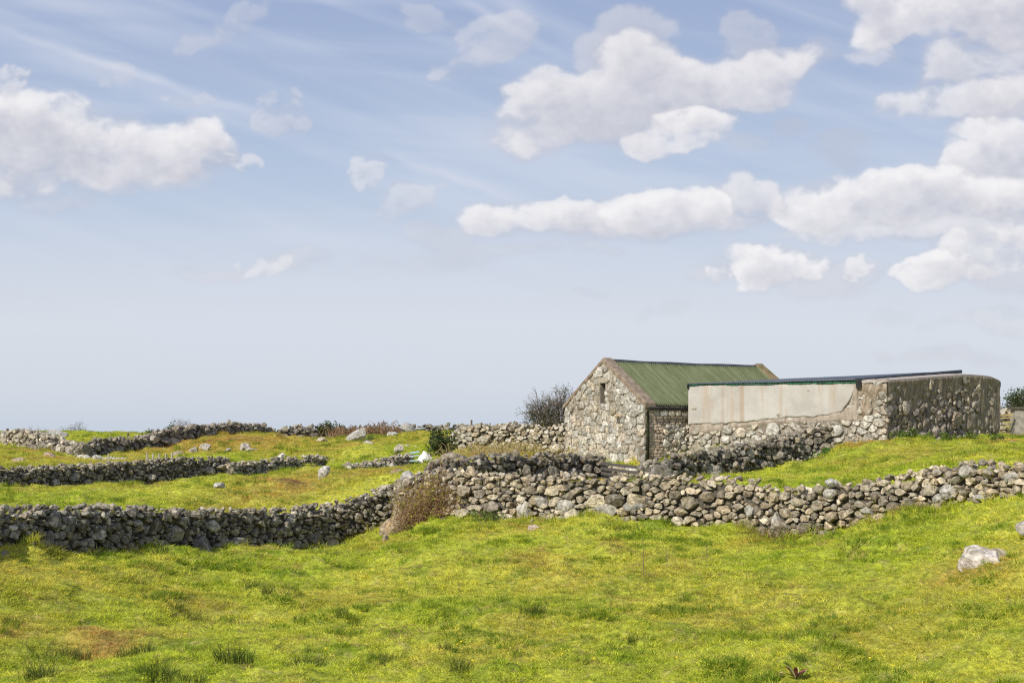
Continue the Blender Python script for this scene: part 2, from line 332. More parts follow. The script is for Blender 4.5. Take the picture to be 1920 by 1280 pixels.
def pack(L,lo,hi,size,aniso,r,big=0.,seed=0):
    """variable-size dart throwing; returns sites (s,h) and radii"""
    g=np.random.default_rng(seed); H=hi-lo; cell=size*2.6; grid={}
    out=[]; N=int(L*H/(size*size)*7)
    cand=np.stack([g.uniform(-size,L+size,N),g.uniform(lo,hi,N)],1)
    rr=size*.5*np.exp(g.normal(0,.32,N)); 
    if big: rr=np.where((g.random(N)<big),rr*g.uniform(1.5,2.3,N),rr)
    order=np.argsort(-rr[:N//4]).tolist()+list(range(N//4,N))
    for k in order:
        a,h=cand[k]; q=rr[k]; 
        if big and h>lo+.62*H and q>size*.75: continue
        i,j=int(a/aniso//cell),int(h//cell); ok=True
        for di in(-1,0,1):
            for dj in(-1,0,1):
                for (b,c,e) in grid.get((i+di,j+dj),()):
                    if ((a-b)/aniso)**2+(h-c)**2<((q+e)*.86)**2: ok=False; break
                if not ok: break
            if not ok: break
        if ok: grid.setdefault((i,j),[]).append((a,h,q)); out.append((a,h,q))
    o=np.array(out); return o
def cells(S,aniso,na=12,planes=None,soft=.0,g=None,shrink=.94,chop=2,box=1.):
    """radial functions of a power diagram"""
    n=len(S); th=np.arange(na)/na*2*np.pi
    ph=(g.random(n)[:,None]*2*np.pi if g is not None else np.zeros((n,1)))+th[None,:]
    p=S[:,:2]/np.array([aniso,1]); r=S[:,2]; out=np.full((n,na),9.); dx=np.cos(ph); dy=np.sin(ph)
    for i in range(n):
        v=p-p[i]; d=np.hypot(v[:,0],v[:,1]); m=(d<r[i]*2+.9*r.max()*2+.05)&(d>1e-6); v=v[m]; dd=d[m]
        off=(dd**2+r[i]**2-r[m]**2)/(2*dd); off=np.maximum(off,.25*r[i])
        vx,vy=v[:,0]/dd,v[:,1]/dd
        if box>1: vx=np.sign(vx)*np.abs(vx)**box; vy=np.sign(vy)*np.abs(vy)**box; ln=np.hypot(vx,vy)+1e-9; vx/=ln; vy/=ln
        if chop and g is not None:
            k_=int(g.integers(0,chop+1)); ca=g.uniform(0,6.28,k_); vx=np.append(vx,np.cos(ca)); vy=np.append(vy,np.sin(ca)); off=np.append(off,r[i]*g.uniform(.5,.95,k_))
        c=vx[:,None]*dx[i][None]+vy[:,None]*dy[i][None]
        q=np.where(c>1e-3,off[:,None]/np.maximum(c,1e-3),9.)
        out[i]=np.minimum(q.min(0) if len(q) else 9.,r[i]*2.3)
    U=out*dx*aniso*shrink; V=out*dy*shrink
    if planes is not None:      # list of (a,b,c): keep a*s+b*h<=c
        for a,b,c in planes:
            side=c-(a*S[:,0]+b*S[:,1]); reach=a*U+b*V
            k=np.where((reach>side[:,None])&(reach>1e-6),np.maximum(side[:,None],.003)/np.maximum(reach,1e-6),1.); U*=k; V*=k
    return U,V
def stones(path,S,U,V,pal,g,depth0=0.,bulge=.45,tilt=.3,jit=.05,off=.03,backd=.14,lift=None):
    n,na=U.shape; sz=np.sqrt(np.abs((U.max(1)-U.min(1))*(V.max(1)-V.min(1))))/2
    prof=[(.80,-1.,0),(1.,-.25,0),(.975,.45,0),(.84,.88,0),(.42,1.0,0)]
    K=len(prof); ta=g.normal(0,tilt,n); tb=g.normal(-.05,tilt,n); od=g.normal(0,off,n)+depth0
    tmpS=np.zeros((n,K*na+2)); tmpH=tmpS.copy(); tmpD=tmpS.copy()
    lim=g.uniform(.55,1.1,n)
    for k,(a,b,_) in enumerate(prof):
        j1=1+g.normal(0,jit,(n,na)); uu=U*a*j1; vv=V*a*j1
        dp=(-backd if b<-.5 else b*bulge*sz[:,None]) 
        dp=np.broadcast_to(dp,(n,na)).copy()
        if b>0: dp=np.minimum(dp,lim[:,None]*bulge*sz[:,None]+ta[:,None]*uu+tb[:,None]*vv)+g.normal(0,jit*.5,(n,na))*sz[:,None]; 
        tmpS[:,k*na:(k+1)*na]=S[:,0:1]+uu; tmpH[:,k*na:(k+1)*na]=S[:,1:2]+vv; tmpD[:,k*na:(k+1)*na]=dp+od[:,None]
    tmpS[:,-2:]=S[:,0:1]; tmpH[:,-2:]=S[:,1:2]; tmpD[:,-2]=np.minimum(bulge*sz,lim*bulge*sz)+od; tmpD[:,-1]=-backd-.02+od
    Wd=path.world(tmpS.ravel(),tmpH.ravel(),tmpD.ravel())
    m=K*na+2; F4=[]
    for k in range(K-1):
        for i in range(na): F4.append((k*na+i,k*na+(i+1)%na,(k+1)*na+(i+1)%na,(k+1)*na+i))
    F3=[((K-1)*na+i,(K-1)*na+(i+1)%na,m-2,m-2) for i in range(na)]+[((i+1)%na,i,m-1,m-1) for i in range(na)]
    base=np.arange(n)[:,None,None]*m; FA=(np.array(F4)[None]+base).reshape(-1,4); FB=(np.array([f[:3] for f in F3])[None]+base).reshape(-1,3)
    tone=pal[g.integers(0,len(pal),n)]*g.uniform(.68,1.28,(n,1)); tone=np.repeat(tone[:,None],m,1).reshape(-1,3)
    return Wd,FA,FB,tone
ICO={}
def ico(sub):
    if sub not in ICO:
        bm=bmesh.new(); bmesh.ops.create_icosphere(bm,subdivisions=sub,radius=1.); ICO[sub]=(np.array([v.co[:] for v in bm.verts]),np.array([[v.index for v in f.verts] for f in bm.faces])); bm.free()
    return ICO[sub]
def rockshape(g,sub=2,planes=13,rough=.05):
    V,Fc=ico(sub); nn=g.normal(size=(planes,3)); nn/=np.linalg.norm(nn,axis=1)[:,None]; d=g.uniform(.62,.95,planes)
    c=V@nn.T; r=np.where(c>.05,d[None]/np.maximum(c,.05),9).min(1); r=np.minimum(r,1.15)
    v=V*r[:,None]
    if sub>2:
        nz=fbm(v[:,0]*2.3+v[:,2]*1.7,v[:,1]*2.3-v[:,2]*1.3,int(g.integers(99)),4); v=v*(1+rough*2.2*nz)[:,None]
    else: v=v*(1+g.normal(0,rough*.6,(len(v),1)))
    return v,Fc
def rotm(g,tiltmax=.5):
    a=g.uniform(0,6.28); b=g.normal(0,tiltmax); c=g.normal(0,tiltmax)
    Rz=np.array([[math.cos(a),-math.sin(a),0],[math.sin(a),math.cos(a),0],[0,0,1]]); Rx=np.array([[1,0,0],[0,math.cos(b),-math.sin(b)],[0,math.sin(b),math.cos(b)]]); Ry=np.array([[math.cos(c),0,math.sin(c)],[0,1,0],[-math.sin(c),0,math.cos(c)]])
    return Rx@Ry@Rz
class Big:
    """fast collector of quads/tris with tone"""
    def __init__(s): s.V=[];s.F=[];s.T=[];s.m=[];s.n=0
    def add(s,V,Fs,tone,mi=0):
        s.V.append(V); t=np.asarray(tone,float); s.T.append(np.broadcast_to(t,V.shape) if t.ndim==1 else t)
        for Fc in Fs: s.F.append((Fc+s.n,mi))
        s.n+=len(V)
    def build(s,name,mats,parent=None,smooth=False,origin=None):
        V=np.concatenate(s.V); T=np.concatenate(s.T); me=bpy.data.meshes.new(name)
        og=parent_loc(parent) if parent is not None else (np.array([V[:,0].mean(),V[:,1].mean(),V[:,2].min()]) if origin is None else np.asarray(origin,float))
        vi=np.concatenate([f.ravel() for f,_ in s.F]); tot=np.concatenate([np.full(len(f),f.shape[1]) for f,_ in s.F]); mi=np.concatenate([np.full(len(f),m) for f,m in s.F])
        me.vertices.add(len(V)); me.vertices.foreach_set('co',(V-og).astype(np.float32).ravel()); me.loops.add(len(vi)); me.loops.foreach_set('vertex_index',vi.astype(np.int32))
        me.polygons.add(len(tot)); st=np.concatenate([[0],np.cumsum(tot)[:-1]]); me.polygons.foreach_set('loop_start',st.astype(np.int32)); me.polygons.foreach_set('loop_total',tot.astype(np.int32)); me.update(calc_edges=True)
        a=me.color_attributes.new('tone','FLOAT_COLOR','POINT'); t=np.ones((len(V),4),np.float32); t[:,:3]=T; a.data.foreach_set('color',t.ravel())
        for m in mats: me.materials.append(m)
        me.polygons.foreach_set('material_index',mi.astype(np.int32)); me.polygons.foreach_set('use_smooth',np.full(len(tot),smooth)); me.validate()
        o=bpy.data.objects.new(name,me); COL.objects.link(o)
        if parent is not None: o.parent=parent
        else: o.location=og.tolist()
        return o
WALLPATHS=[]
def strip(path,d0,d1,zt,zb,B,mi=1,tone=(1,1,1)):
    q=path.q; A=[path.world(q,zb(q),np.full(len(q),d0)),path.world(q,zt(q),np.full(len(q),d0)),path.world(q,zt(q),np.full(len(q),d1)),path.world(q,zb(q),np.full(len(q),d1))]
    V=np.stack(A,1).reshape(-1,3); n=len(q); Fc=[]
    for i in range(n-1):
        for k in range(4): Fc.append((i*4+k,i*4+(k+1)%4,(i+1)*4+(k+1)%4,(i+1)*4+k))
    Fc.append((0,3,2,1)); e=(n-1)*4; Fc.append((e,e+1,e+2,e+3)); B.add(V,[np.array(Fc)],tone,mi)
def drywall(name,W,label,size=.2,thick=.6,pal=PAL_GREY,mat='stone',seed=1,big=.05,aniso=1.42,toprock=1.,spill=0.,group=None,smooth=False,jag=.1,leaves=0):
    pth=Path(wl(W)); WALLPATHS.append((pth,thick)); g=np.random.default_rng(seed); B=Big(); h=thick/2
    lo=min(pth.c[:,3])-.25; hi=max(pth.c[:,2])+.1
    for side,szm in((1,1.),(-1,1.5)):
        S=pack(pth.L,lo,hi,size*szm,aniso,None,big,seed*7+side+3)
        U,V=cells(S,aniso,13,None,0,g,.96,3)
        keep=(S[:,0]>0)&(S[:,0]<pth.L)&(S[:,1]<pth.top(S[:,0])-S[:,2]*.5+jag*.5*(vnoise(S[:,0]*1.7,S[:,0]*0,seed)-.5)*2)&(S[:,1]>pth.base(S[:,0])-.22)
        S,U,V=S[keep],U[keep],V[keep]
        sh=np.where(g.random(len(S))<.25,g.uniform(.68,.9,len(S)),1.)[:,None]; U=U*sh; V=V*sh; top_=.12 if side<0 else 0.; kk=S[:,1]<pth.top(S[:,0])-top_; S,U,V=S[kk],U[kk],V[kk]
        lean=.09*(S[:,1]-pth.base(S[:,0]))
        class PP: pass
        pp=PP(); 
        pp.world=(lambda a,hh,dd,side=side: pth.world(a,hh,side*(h-.08*np.maximum(hh-pth.base(a),0)+dd)))
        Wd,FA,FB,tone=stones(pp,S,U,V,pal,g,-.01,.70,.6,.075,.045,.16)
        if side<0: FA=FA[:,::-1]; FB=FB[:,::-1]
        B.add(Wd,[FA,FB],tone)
    strip(pth,h-.17,-(h-.17),lambda q:pth.top(q)-.16,lambda q:pth.base(q)-.4,B)
    # loose top stones
    nt=int(pth.L/(size*.62)*toprock)
    for k in range(nt):
        s_=g.uniform(.05,pth.L-.05); r=size*.5*math.exp(g.normal(0,.3))*1.1; v,Fc=rockshape(g,2)
        v=v*np.array([1.25,.9,.72])*r*g.uniform(.85,1.15,3); v=v@rotm(g,.5).T
        hh=pth.top(s_)-pth.base(s_); wd=max(.12,h-.08*hh)
        dd=g.uniform(-wd,wd)*.85; tz=pth.top(s_)+jag*(vnoise(np.array([s_*1.7]),np.array([0.]),seed)[0]-.5)-r*.25+g.uniform(-.04,.06)
        c=pth.world(np.array([s_]),np.array([tz]),np.array([dd]))[0]
        B.add(v+c,[Fc],pal[g.integers(len(pal))]*g.uniform(.85,1.25))
    for e_ in (0.,pth.L):                      # ends of the wall
        t_=pth.t[0] if e_==0 else -pth.t[-1]; H=float(pth.top(e_)-pth.base(e_))
        for k in range(int(H*thick/(size*size)*1.8)):
            v,Fc=rockshape(g,2); r=size*.58*math.exp(g.normal(0,.25)); v=(v*np.array([1.1,1.,.8])*r)@rotm(g,.4).T
            c=pth.world(np.array([e_]),np.array([float(pth.base(e_))+g.uniform(0,max(H-r*.6,.05))]),np.array([g.uniform(-h,h)*.8]))[0]; c[:2]+=t_*g.uniform(.02,.12); B.add(v+c,[Fc],pal[g.integers(len(pal))]*g.uniform(.85,1.2))
    for k in range(int(pth.L*spill)):          # tumbled stones at the foot
        s_=g.uniform(0,pth.L); r=size*.45*math.exp(g.normal(0,.35)); v,Fc=rockshape(g,2); v=(v*np.array([1.2,.9,.75])*r)@rotm(g,.4).T
        c=pth.world(np.array([s_]),np.array([0.]),np.array([h+g.uniform(0,.35)]))[0]; c[2]=g1(c[0],c[1])+r*.2; B.add(v+c,[Fc],pal[g.integers(len(pal))]*g.uniform(.85,1.2))
    o=B.build(name,[M[mat],M['core']],smooth=smooth)
    if leaves:                                   # leaves growing out of the joints
        lf=MB()
        for k in range(leaves):
            s_=g.uniform(0,pth.L); hh=g.uniform(float(pth.base(s_)),float(pth.top(s_))); q0=pth.world(np.array([s_]),np.array([hh]),np.array([h+.02]))[0]
            for _ in range(int(g.integers(2,7))):
                q=q0+g.normal(0,.03,3); u=g.normal(size=3); u/=np.linalg.norm(u); w=np.cross(u,g.normal(size=3)); w/=np.linalg.norm(w); z=.022*g.uniform(.6,1.4); lf.add([q-u*z,q-w*z*.6,q+u*z,q+w*z*.6],[[0,1,2,3]],(g.uniform(.8,1.6),)*3)
        lf.build('leaves',M['bramble_leaf'],o)
    return tag(o,label,'stone wall',group)
GW='dry stone walls dividing the fields'
drywall('dry_stone_wall',W_FRONT_L,'shaded grey dry stone wall in the foreground, curving up from the left edge to the bramble',.125,.62,PAL_GREY*.8,seed=1,big=.04,group=GW,spill=.8,leaves=110)  # stone palette darkened to paint in the shade on this wall
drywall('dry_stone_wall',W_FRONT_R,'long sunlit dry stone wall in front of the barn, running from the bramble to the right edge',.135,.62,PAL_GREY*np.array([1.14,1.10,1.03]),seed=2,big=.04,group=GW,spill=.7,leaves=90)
drywall('dry_stone_wall',W_PEN_L,'low shaded dry stone wall below the gable, left of the slatted hurdle',.16,.6,PAL_GREY*.62,seed=3,big=.1,group=GW)  # palette cut down further, shade of this wall put into the stone colour
drywall('dry_stone_wall',W_PEN_R,'shaded dry stone wall climbing right from the slatted hurdle below the whitewashed shed wall',.145,.6,PAL_GREY*.75,seed=4,big=.05,group=GW)  # darker copy of the grey palette, standing in for shade
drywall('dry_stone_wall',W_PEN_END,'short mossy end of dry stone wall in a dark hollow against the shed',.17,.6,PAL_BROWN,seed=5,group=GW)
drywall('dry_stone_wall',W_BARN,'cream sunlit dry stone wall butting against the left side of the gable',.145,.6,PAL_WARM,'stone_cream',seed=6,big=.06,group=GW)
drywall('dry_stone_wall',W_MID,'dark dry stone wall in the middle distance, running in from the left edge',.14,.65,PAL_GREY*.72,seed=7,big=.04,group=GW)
drywall('dry_stone_wall',W_MID2,'grey dry stone wall behind the grassy mound, ending in a slope before the gap',.17,.7,PAL_GREY*.9,seed=8,big=.04,group=GW)
drywall('dry_stone_wall',W_SMALL,'short low dry stone wall leading up to the pale blue gate',.18,.6,PAL_GREY,seed=9,group=GW,spill=3.2)
drywall('dry_stone_wall',W_RUBBLE_L,'pale tumbled dry stone wall on the skyline at the left edge',.24,.9,PAL_GREY*1.1,seed=10,group=GW,spill=3)
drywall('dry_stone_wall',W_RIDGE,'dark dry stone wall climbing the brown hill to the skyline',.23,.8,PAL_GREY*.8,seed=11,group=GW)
drywall('dry_stone_wall',W_LOW,'thin low row of pale field stones behind the middle wall, by the fence stakes',.22,.5,PAL_WARM,seed=12,group=GW)
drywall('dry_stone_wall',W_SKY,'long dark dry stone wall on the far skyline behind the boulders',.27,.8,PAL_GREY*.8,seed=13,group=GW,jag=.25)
print('walls done')
drywall('rubble_heap',[(1118,49.2,874,900),(1160,47.6,877,904),(1205,45.5,880,908)],'low heap of cream rubble lying behind the slatted hurdle',.17,.8,PAL_WARM*1.1,'stone_cream',seed=41,aniso=1.3)
# ------------------------------------------------------------------ masonry faces on buildings
class Flat:                                  # straight wall face from A to B, outward normal to the viewer's side
    def __init__(s,A,B):
        s.A=np.array(A[:2],float); d=np.array(B[:2],float)-s.A; s.L=float(np.hypot(*d)); s.t=d/s.L; s.n=np.array([s.t[1],-s.t[0]])
    def world(s,a,h,d):
        a=np.asarray(a,float); h=np.broadcast_to(h,a.shape); d=np.broadcast_to(d,a.shape)
        return np.stack([s.A[0]+s.t[0]*a+s.n[0]*d, s.A[1]+s.t[1]*a+s.n[1]*d, h],-1)
    def w1(s,a,h,d): return s.world(np.array([a]),np.array([h]),np.array([d]))[0]
def courses(L,lo,hi,bw,bh,g,jit=.12,lim=None):
    out=[]; z=lo; 
    while z<hi:
        h=bh*g.uniform(.75,1.3); a=-g.uniform(0,bw)
        while a<L+bw:
            w=bw*g.uniform(.55,1.5); out.append((a+w/2+g.normal(0,jit*.1*bw),z+h/2+g.normal(0,jit*h),0,w,h)); a+=w
        z+=h
    return np.array(out)
def blocks(S5,na=16,gap=.012,g=None,power=5.,rj=.05):
    """squared blocks from course sites: superellipse fitted into its w x h slot"""
    n=len(S5); th=(np.arange(na)+.5)/na*2*np.pi; c=np.cos(th)[None]; s_=np.sin(th)[None]
    pw=g.uniform(3.,9.,n)[:,None]; a=(S5[:,3]/2-gap)[:,None]; b=(S5[:,4]/2-gap)[:,None]
    r=(np.abs(c/a)**pw+np.abs(s_/b)**pw)**(-1/pw); r=r*(1+g.normal(0,rj,(n,na)))
    return r*c,r*s_
def pclip(S,U,V,planes):
    for a,b,c in planes:
        side=c-(a*S[:,0]+b*S[:,1]); reach=a*U+b*V
        k=np.where((reach>side[:,None])&(reach>1e-6),np.maximum(side[:,None],.004)/np.maximum(reach,1e-6),1.); U=U*k; V=V*k
    return U,V
def sheet(face,a0,a1,lo,hi,dfn,B,step=.05,mi=0,tone=(1,1,1),keep=None):
    na=max(2,int((a1-a0)/step)); nh=max(2,int((hi-lo)/step)); aa,hh=np.meshgrid(np.linspace(a0,a1,na),np.linspace(lo,hi,nh))
    dd=dfn(aa,hh); V=face.world(aa.ravel(),hh.ravel(),dd.ravel()); ix=np.arange(na*nh).reshape(nh,na)
    Fc=np.stack([ix[:-1,:-1],ix[:-1,1:],ix[1:,1:],ix[1:,:-1]],-1).reshape(-1,4)
    if keep is not None:
        ac=.25*(aa[:-1,:-1]+aa[1:,:-1]+aa[:-1,1:]+aa[1:,1:]).ravel(); hc=.25*(hh[:-1,:-1]+hh[1:,:-1]+hh[:-1,1:]+hh[1:,1:]).ravel(); Fc=Fc[keep(ac,hc)]
    B.add(V,[Fc],tone,mi)
# ================================================================== BARN
g=np.random.default_rng(50)
cR=np.array([X(1209,50),50.]); gd=np.array([-.57,.82]); gd/=np.linalg.norm(gd); ld=np.array([.82,.57]); ld/=np.linalg.norm(ld)
GWd=5.14; cL=cR+gd*GWd; ZA,ZE,ZB=6.26,4.47,1.95; LEN=9.15
barn=empty('stone_barn',(*cR,2.2),'gabled stone barn with green corrugated roof and a slit window in its gable','barn')
gf=Flat(cL,cR); L=gf.L; mid=L/2; sl=(ZA-ZE)/mid
WIN=(mid-.21,mid+.13,4.55,5.38); SL2=(3.50,3.62,3.72,4.02)
def roofplanes(e=0.): return [(-sl,1,ZE-e),(sl,1,ZE+sl*L-e)]
# gable wall body with a real opening
TH=.5
def prism(B,poly,f,d0,d1,mi=1):
    n=len(poly); a=np.array([q[0] for q in poly]); h=np.array([q[1] for q in poly])
    V=np.concatenate([f.world(a,h,np.full(n,d0)),f.world(a,h,np.full(n,d1))])
    for k in range(n): B.add(V[[k,(k+1)%n,n+(k+1)%n,n+k]],[np.array([[0,1,2,3]])],(1,1,1),mi)
    for o,s_ in((0,1),(n,-1)):
        c=V[o:o+n].mean(0); VV=np.concatenate([V[o:o+n],[c]]); B.add(VV,[np.array([[k,(k+1)%n,n][::s_] for k in range(n)])],(1,1,1),mi)
def zr(a): return ZE+sl*min(a,L-a)
B=Big(); w0,w1_,h0,h1=WIN
prism(B,[(0,ZB),(w0,ZB),(w0,zr(w0)),(0,ZE)],gf,-TH,0.)
prism(B,[(w1_,ZB),(L,ZB),(L,ZE),(w1_,zr(w1_))],gf,-TH,0.)
prism(B,[(w0,ZB),(w1_,ZB),(w1_,h0),(w0,h0)],gf,-TH,0.)
prism(B,[(w0,h1),(w1_,h1),(w1_,zr(w1_)),(mid,ZA),(w0,zr(w0))],gf,-TH,0.)
# large squared stones
S=pack(L,ZB,ZA,.225,1.15,None,.0,55); S=S[(S[:,0]>0)&(S[:,0]<L)]
inside=(S[:,1]<ZE+sl*np.minimum(S[:,0],L-S[:,0])-.06); S=S[inside]
low=(S[:,1]<4.0); 
U,V=cells(S,1.12,16,None,0,g,.955,0,2.8); U,V=pclip(S,U,V,[(-1,0,.015),(1,0,L+.015)]+roofplanes(.03))
def cutwin(S,U,V,win):
    a0,a1,b0,b1=win; inn=(S[:,0]>a0)&(S[:,0]<a1)&(S[:,1]>b0)&(S[:,1]<b1); S,U,V=S[~inn],U[~inn],V[~inn]
    # which side is each stone on (largest normalised distance)
    dl=a0-S[:,0]; dr=S[:,0]-a1; db=b0-S[:,1]; dt=S[:,1]-b1; k=np.argmax(np.stack([dl,dr,db,dt],1),1)
    for q,pl in enumerate([(1,0,a0),(-1,0,-a1),(0,1,b0),(0,-1,-b1)]):
        m=(k==q)
        if m.any():
            uu,vv=pclip(S[m],U[m],V[m],[pl]); U[m]=uu; V[m]=vv
    return S,U,V
S,U,V=cutwin(S,U,V,WIN); S,U,V=cutwin(S,U,V,SL2)
pth=gf; Wd,FA,FB,tone=stones(pth,S,U,V,PAL_BARN,g,.012,.24,.16,.045,.018,.06)
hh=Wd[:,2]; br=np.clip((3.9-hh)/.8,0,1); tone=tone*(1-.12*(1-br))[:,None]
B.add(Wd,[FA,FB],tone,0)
# small slit drawn as a thin dark slab without an opening, and orange lichened stones
o=B.build('gable_wall',[M['masonry'],M['mortar']],barn)
B=Big(); prism(B,[(SL2[0],SL2[2]),(SL2[1],SL2[2]),(SL2[1],SL2[3]),(SL2[0],SL2[3])],gf,.002,.012,0); B.build('dark_slit_slab',[M['core']],barn)
mb=MB(); mb.box(gf.w1(mid-.04,h1+.12,-.10),.34,.15,.115,ax=(*gf.t,0),ay=(*gf.n,0)); mb.build('lintel',M['mortar'],barn)
m_,t_=new_mat('orange_lichen'); finish(t_,t_.mix(t_.noise(t_.pos(),12,4,.6),(.50,.28,.06),(.56,.46,.28)),.9); M['lichen']=m_
for a_,z_,w_,h_ in((3.44,4.03,.09,.05),(3.66,4.05,.07,.06),(3.40,3.62,.07,.05)): 
    v,Fc=rockshape(g,2); v=v*np.array([w_,w_,h_]); mb=MB(); mb.add(v+gf.w1(a_,z_,.02),Fc); mb.build('lichened_stone',M['lichen'],barn)
# side wall (faces right-front)
sf=Flat(cR,cR+ld*LEN); B=Big(); prism(B,[(.0,ZB),(LEN,ZB),(LEN,ZE-.02),(.0,ZE-.02)],sf,-TH,-.03)
def brickrows(a0,a1,z0,z1,bw,bh,pal,dep,rj=.03):
    S=courses(a1-a0,z0,z1,bw,bh,g,.03); S[:,0]+=a0; S=S[(S[:,0]>a0)&(S[:,0]<a1)&(S[:,1]<z1-.02)]
    U,V=blocks(S,12,.008,g,rj=rj); U,V=pclip(S,U,V,[(-1,0,-a0),(1,0,a1),(0,1,z1)])
    Wd,FA,FB,tone=stones(sf,S,U,V,pal,g,dep,.10,.06,.02,.006,.05); B.add(Wd,[FA,FB],tone,0)
PAL_BLOCK=np.array([(.50,.45,.37),(.44,.39,.32),(.56,.50,.41),(.40,.39,.37)]); PAL_BRICK=np.array([(.54,.42,.32),(.58,.46,.35),(.47,.37,.28),(.62,.51,.40)])
brickrows(.03,3.4,4.02,ZE-.05,.42,.2,PAL_BLOCK,.0)
brickrows(.03,3.4,3.70,4.02,.3,.115,PAL_BRICK*1.1,.0)
brickrows(.03,.95,ZB,3.70,.27,.115,PAL_BRICK,.0)
S=pack(3.4,ZB,3.70,.17,1.15,None,0,77); S=S[(S[:,0]>.98)&(S[:,0]<3.4)]; U,V=cells(S,1.15,12,[(-1,0,-.96),(0,1,3.69)],0,g,.92); Wd,FA,FB,tone=stones(sf,S,U,V,PAL_BARN*1.15,g,.0,.35,.25,.05,.015,.08); B.add(Wd,[FA,FB],tone,0)
S=courses(LEN-3.4,ZB,ZE,.34,.24,g); S[:,0]+=3.4; S=S[S[:,0]<LEN]; U,V=blocks(S,12,.01,g); Wd,FA,FB,tone=stones(sf,S,U,V,PAL_BARN,g,.0,.15,.1,.03,.01,.05); B.add(Wd,[FA,FB],tone,0)
B.build('side_wall',[M['masonry'],M['mortar']],barn)
# rear side and far gable (plain masonry)
cL2=cL+ld*LEN; cR2=cR+ld*LEN
B=Big(); rf=Flat(cL2,cL); prism(B,[(0.,ZB),(LEN,ZB),(LEN,ZE-.02),(0.,ZE-.02)],rf,-TH,0.); S=courses(LEN,ZB,ZE,.36,.26,g); S=S[(S[:,0]>.1)&(S[:,0]<LEN-.1)&(S[:,1]<ZE-.15)]; U,V=blocks(S,12,.01,g); Wd,FA,FB,tone=stones(rf,S,U,V,PAL_BARN,g,.01,.15,.1,.03,.01,.05); B.add(Wd,[FA,FB],tone,0); B.build('rear_wall',[M['masonry'],M['mortar']],barn)
B=Big(); ff=Flat(cR2,cL2); prism(B,[(0.,ZB),(L,ZB),(L,ZE),(mid,ZA),(0.,ZE)],ff,-.45,0.); S=courses(L,ZB,ZA,.36,.26,g); S=S[(S[:,0]>.1)&(S[:,0]<L-.1)&(S[:,1]<ZE+sl*np.minimum(S[:,0],L-S[:,0])-.12)]; U,V=blocks(S,12,.01,g); U,V=pclip(S,U,V,roofplanes(.03)); Wd,FA,FB,tone=stones(ff,S,U,V,PAL_BARN,g,.01,.15,.1,.03,.01,.05); B.add(Wd,[FA,FB],tone,0); B.build('far_gable_wall',[M['masonry'],M['mortar']],barn)
# roof: two corrugated sheets
mid2=(cL+cR)/2; up=np.array([0,0,1.])
def slope(eave,sign,name,a0=.42,a1=LEN-.42):
    # param: along a, down q from ridge
    out=(cR-cL)/GWd*sign; half=GWd/2+.10; n_a=int((a1-a0)/.125*8); n_q=9
    aa=np.linspace(a0,a1,n_a); qq=np.linspace(0.02,1,n_q); A_,Q_=np.meshgrid(aa,qq)
    wob=.012*fbm(A_*.8,Q_*2,5,3)
    step=np.where(Q_>.60,-.012,0)
    zz=ZA-sl*half*Q_+.075+.030*np.sin(A_*2*math.pi/.125)+wob+step-.03*np.sin(np.pi*(A_-a0)/(a1-a0))
    xy=mid2[None,None]+ld[None,None]*A_[...,None]+out[None,None]*(half*Q_)[...,None]
    V=np.concatenate([xy,zz[...,None]],-1).reshape(-1,3); ix=np.arange(n_a*n_q).reshape(n_q,n_a)
    Fc=np.stack([ix[:-1,:-1],ix[1:,:-1],ix[1:,1:],ix[:-1,1:]],-1).reshape(-1,4)
    if sign<0: Fc=Fc[:,::-1]
    B=Big(); B.add(V,[Fc],(1,1,1)); o=B.build(name,[M['green_roof']],barn,smooth=True); md=o.modifiers.new('t','SOLIDIFY'); md.thickness=.006; md.offset=-1
    return o
r1=slope(None,1,'roof'); r2=slope(None,-1,'roof')
mb=MB(); 
def ridgept(a,dz=0,side=0.): v=mid2+ld*a+(cR-cL)/GWd*side; return np.array([v[0],v[1],ZA+dz])
N_=24; ra=np.linspace(.40,LEN-.40,N_)
VV=[];
for a in ra:
    sg=-.03*math.sin(math.pi*(a-.4)/(LEN-.8))+.01*math.sin(a*2.1)
    for sd,dz in((.13,-.02),(.06,.085),(0,.105),(-.06,.085),(-.13,-.02)): VV.append(ridgept(a,dz+sg,sd))
Fc=[[i*5+k,i*5+k+1,(i+1)*5+k+1,(i+1)*5+k] for i in range(N_-1) for k in range(4)]+[[0,4,3,2,1],[(N_-1)*5+k for k in range(5)]]
mb.add(VV,Fc); mb.build('ridge_cap',M['dark_sheet'],r1)
# copings on both gables
def coping(a0,a1,mat,lift=.10,name='verge_coping'):
    for sign in(1,-1):
        out=(cR-cL)/GWd*sign; B=Big(); n_=26; ov=.12
        rows=[]
        for i in range(n_):
            q=i/(n_-1)*(GWd/2+ov); z=ZA-sl*q+lift
            c=mid2+out*q
            wob=.02*float(fbm(np.array([q*2.]),np.array([sign*3.+a0]),7,3)[0])
            ring=[(a0-.03,-.13),(a0-.03+wob*.3,.02+wob),(a0+.04,.06+wob),(a1-.02,.055+wob),(a1,.03),(a1,-.16)]
            rows.append([[*(c+ld*a),z+dz] for a,dz in ring])
        V=np.array(rows).reshape(-1,3); m=6
        Fc=[(i*m+k,i*m+(k+1)%m,(i+1)*m+(k+1)%m,(i+1)*m+k) for i in range(n_-1) for k in range(m)]
        B.add(V,[np.array(Fc)],(1,1,1)); 
        for e in (0,(n_-1)*m): B.add(V[e:e+m],[np.array([[0,1,2,3],[0,3,4,5]])],(1,1,1))
        B.build(name,[M[mat]],barn)
coping(-.02,.46,'coping'); coping(LEN-.46,LEN+.02,'coping_moss')
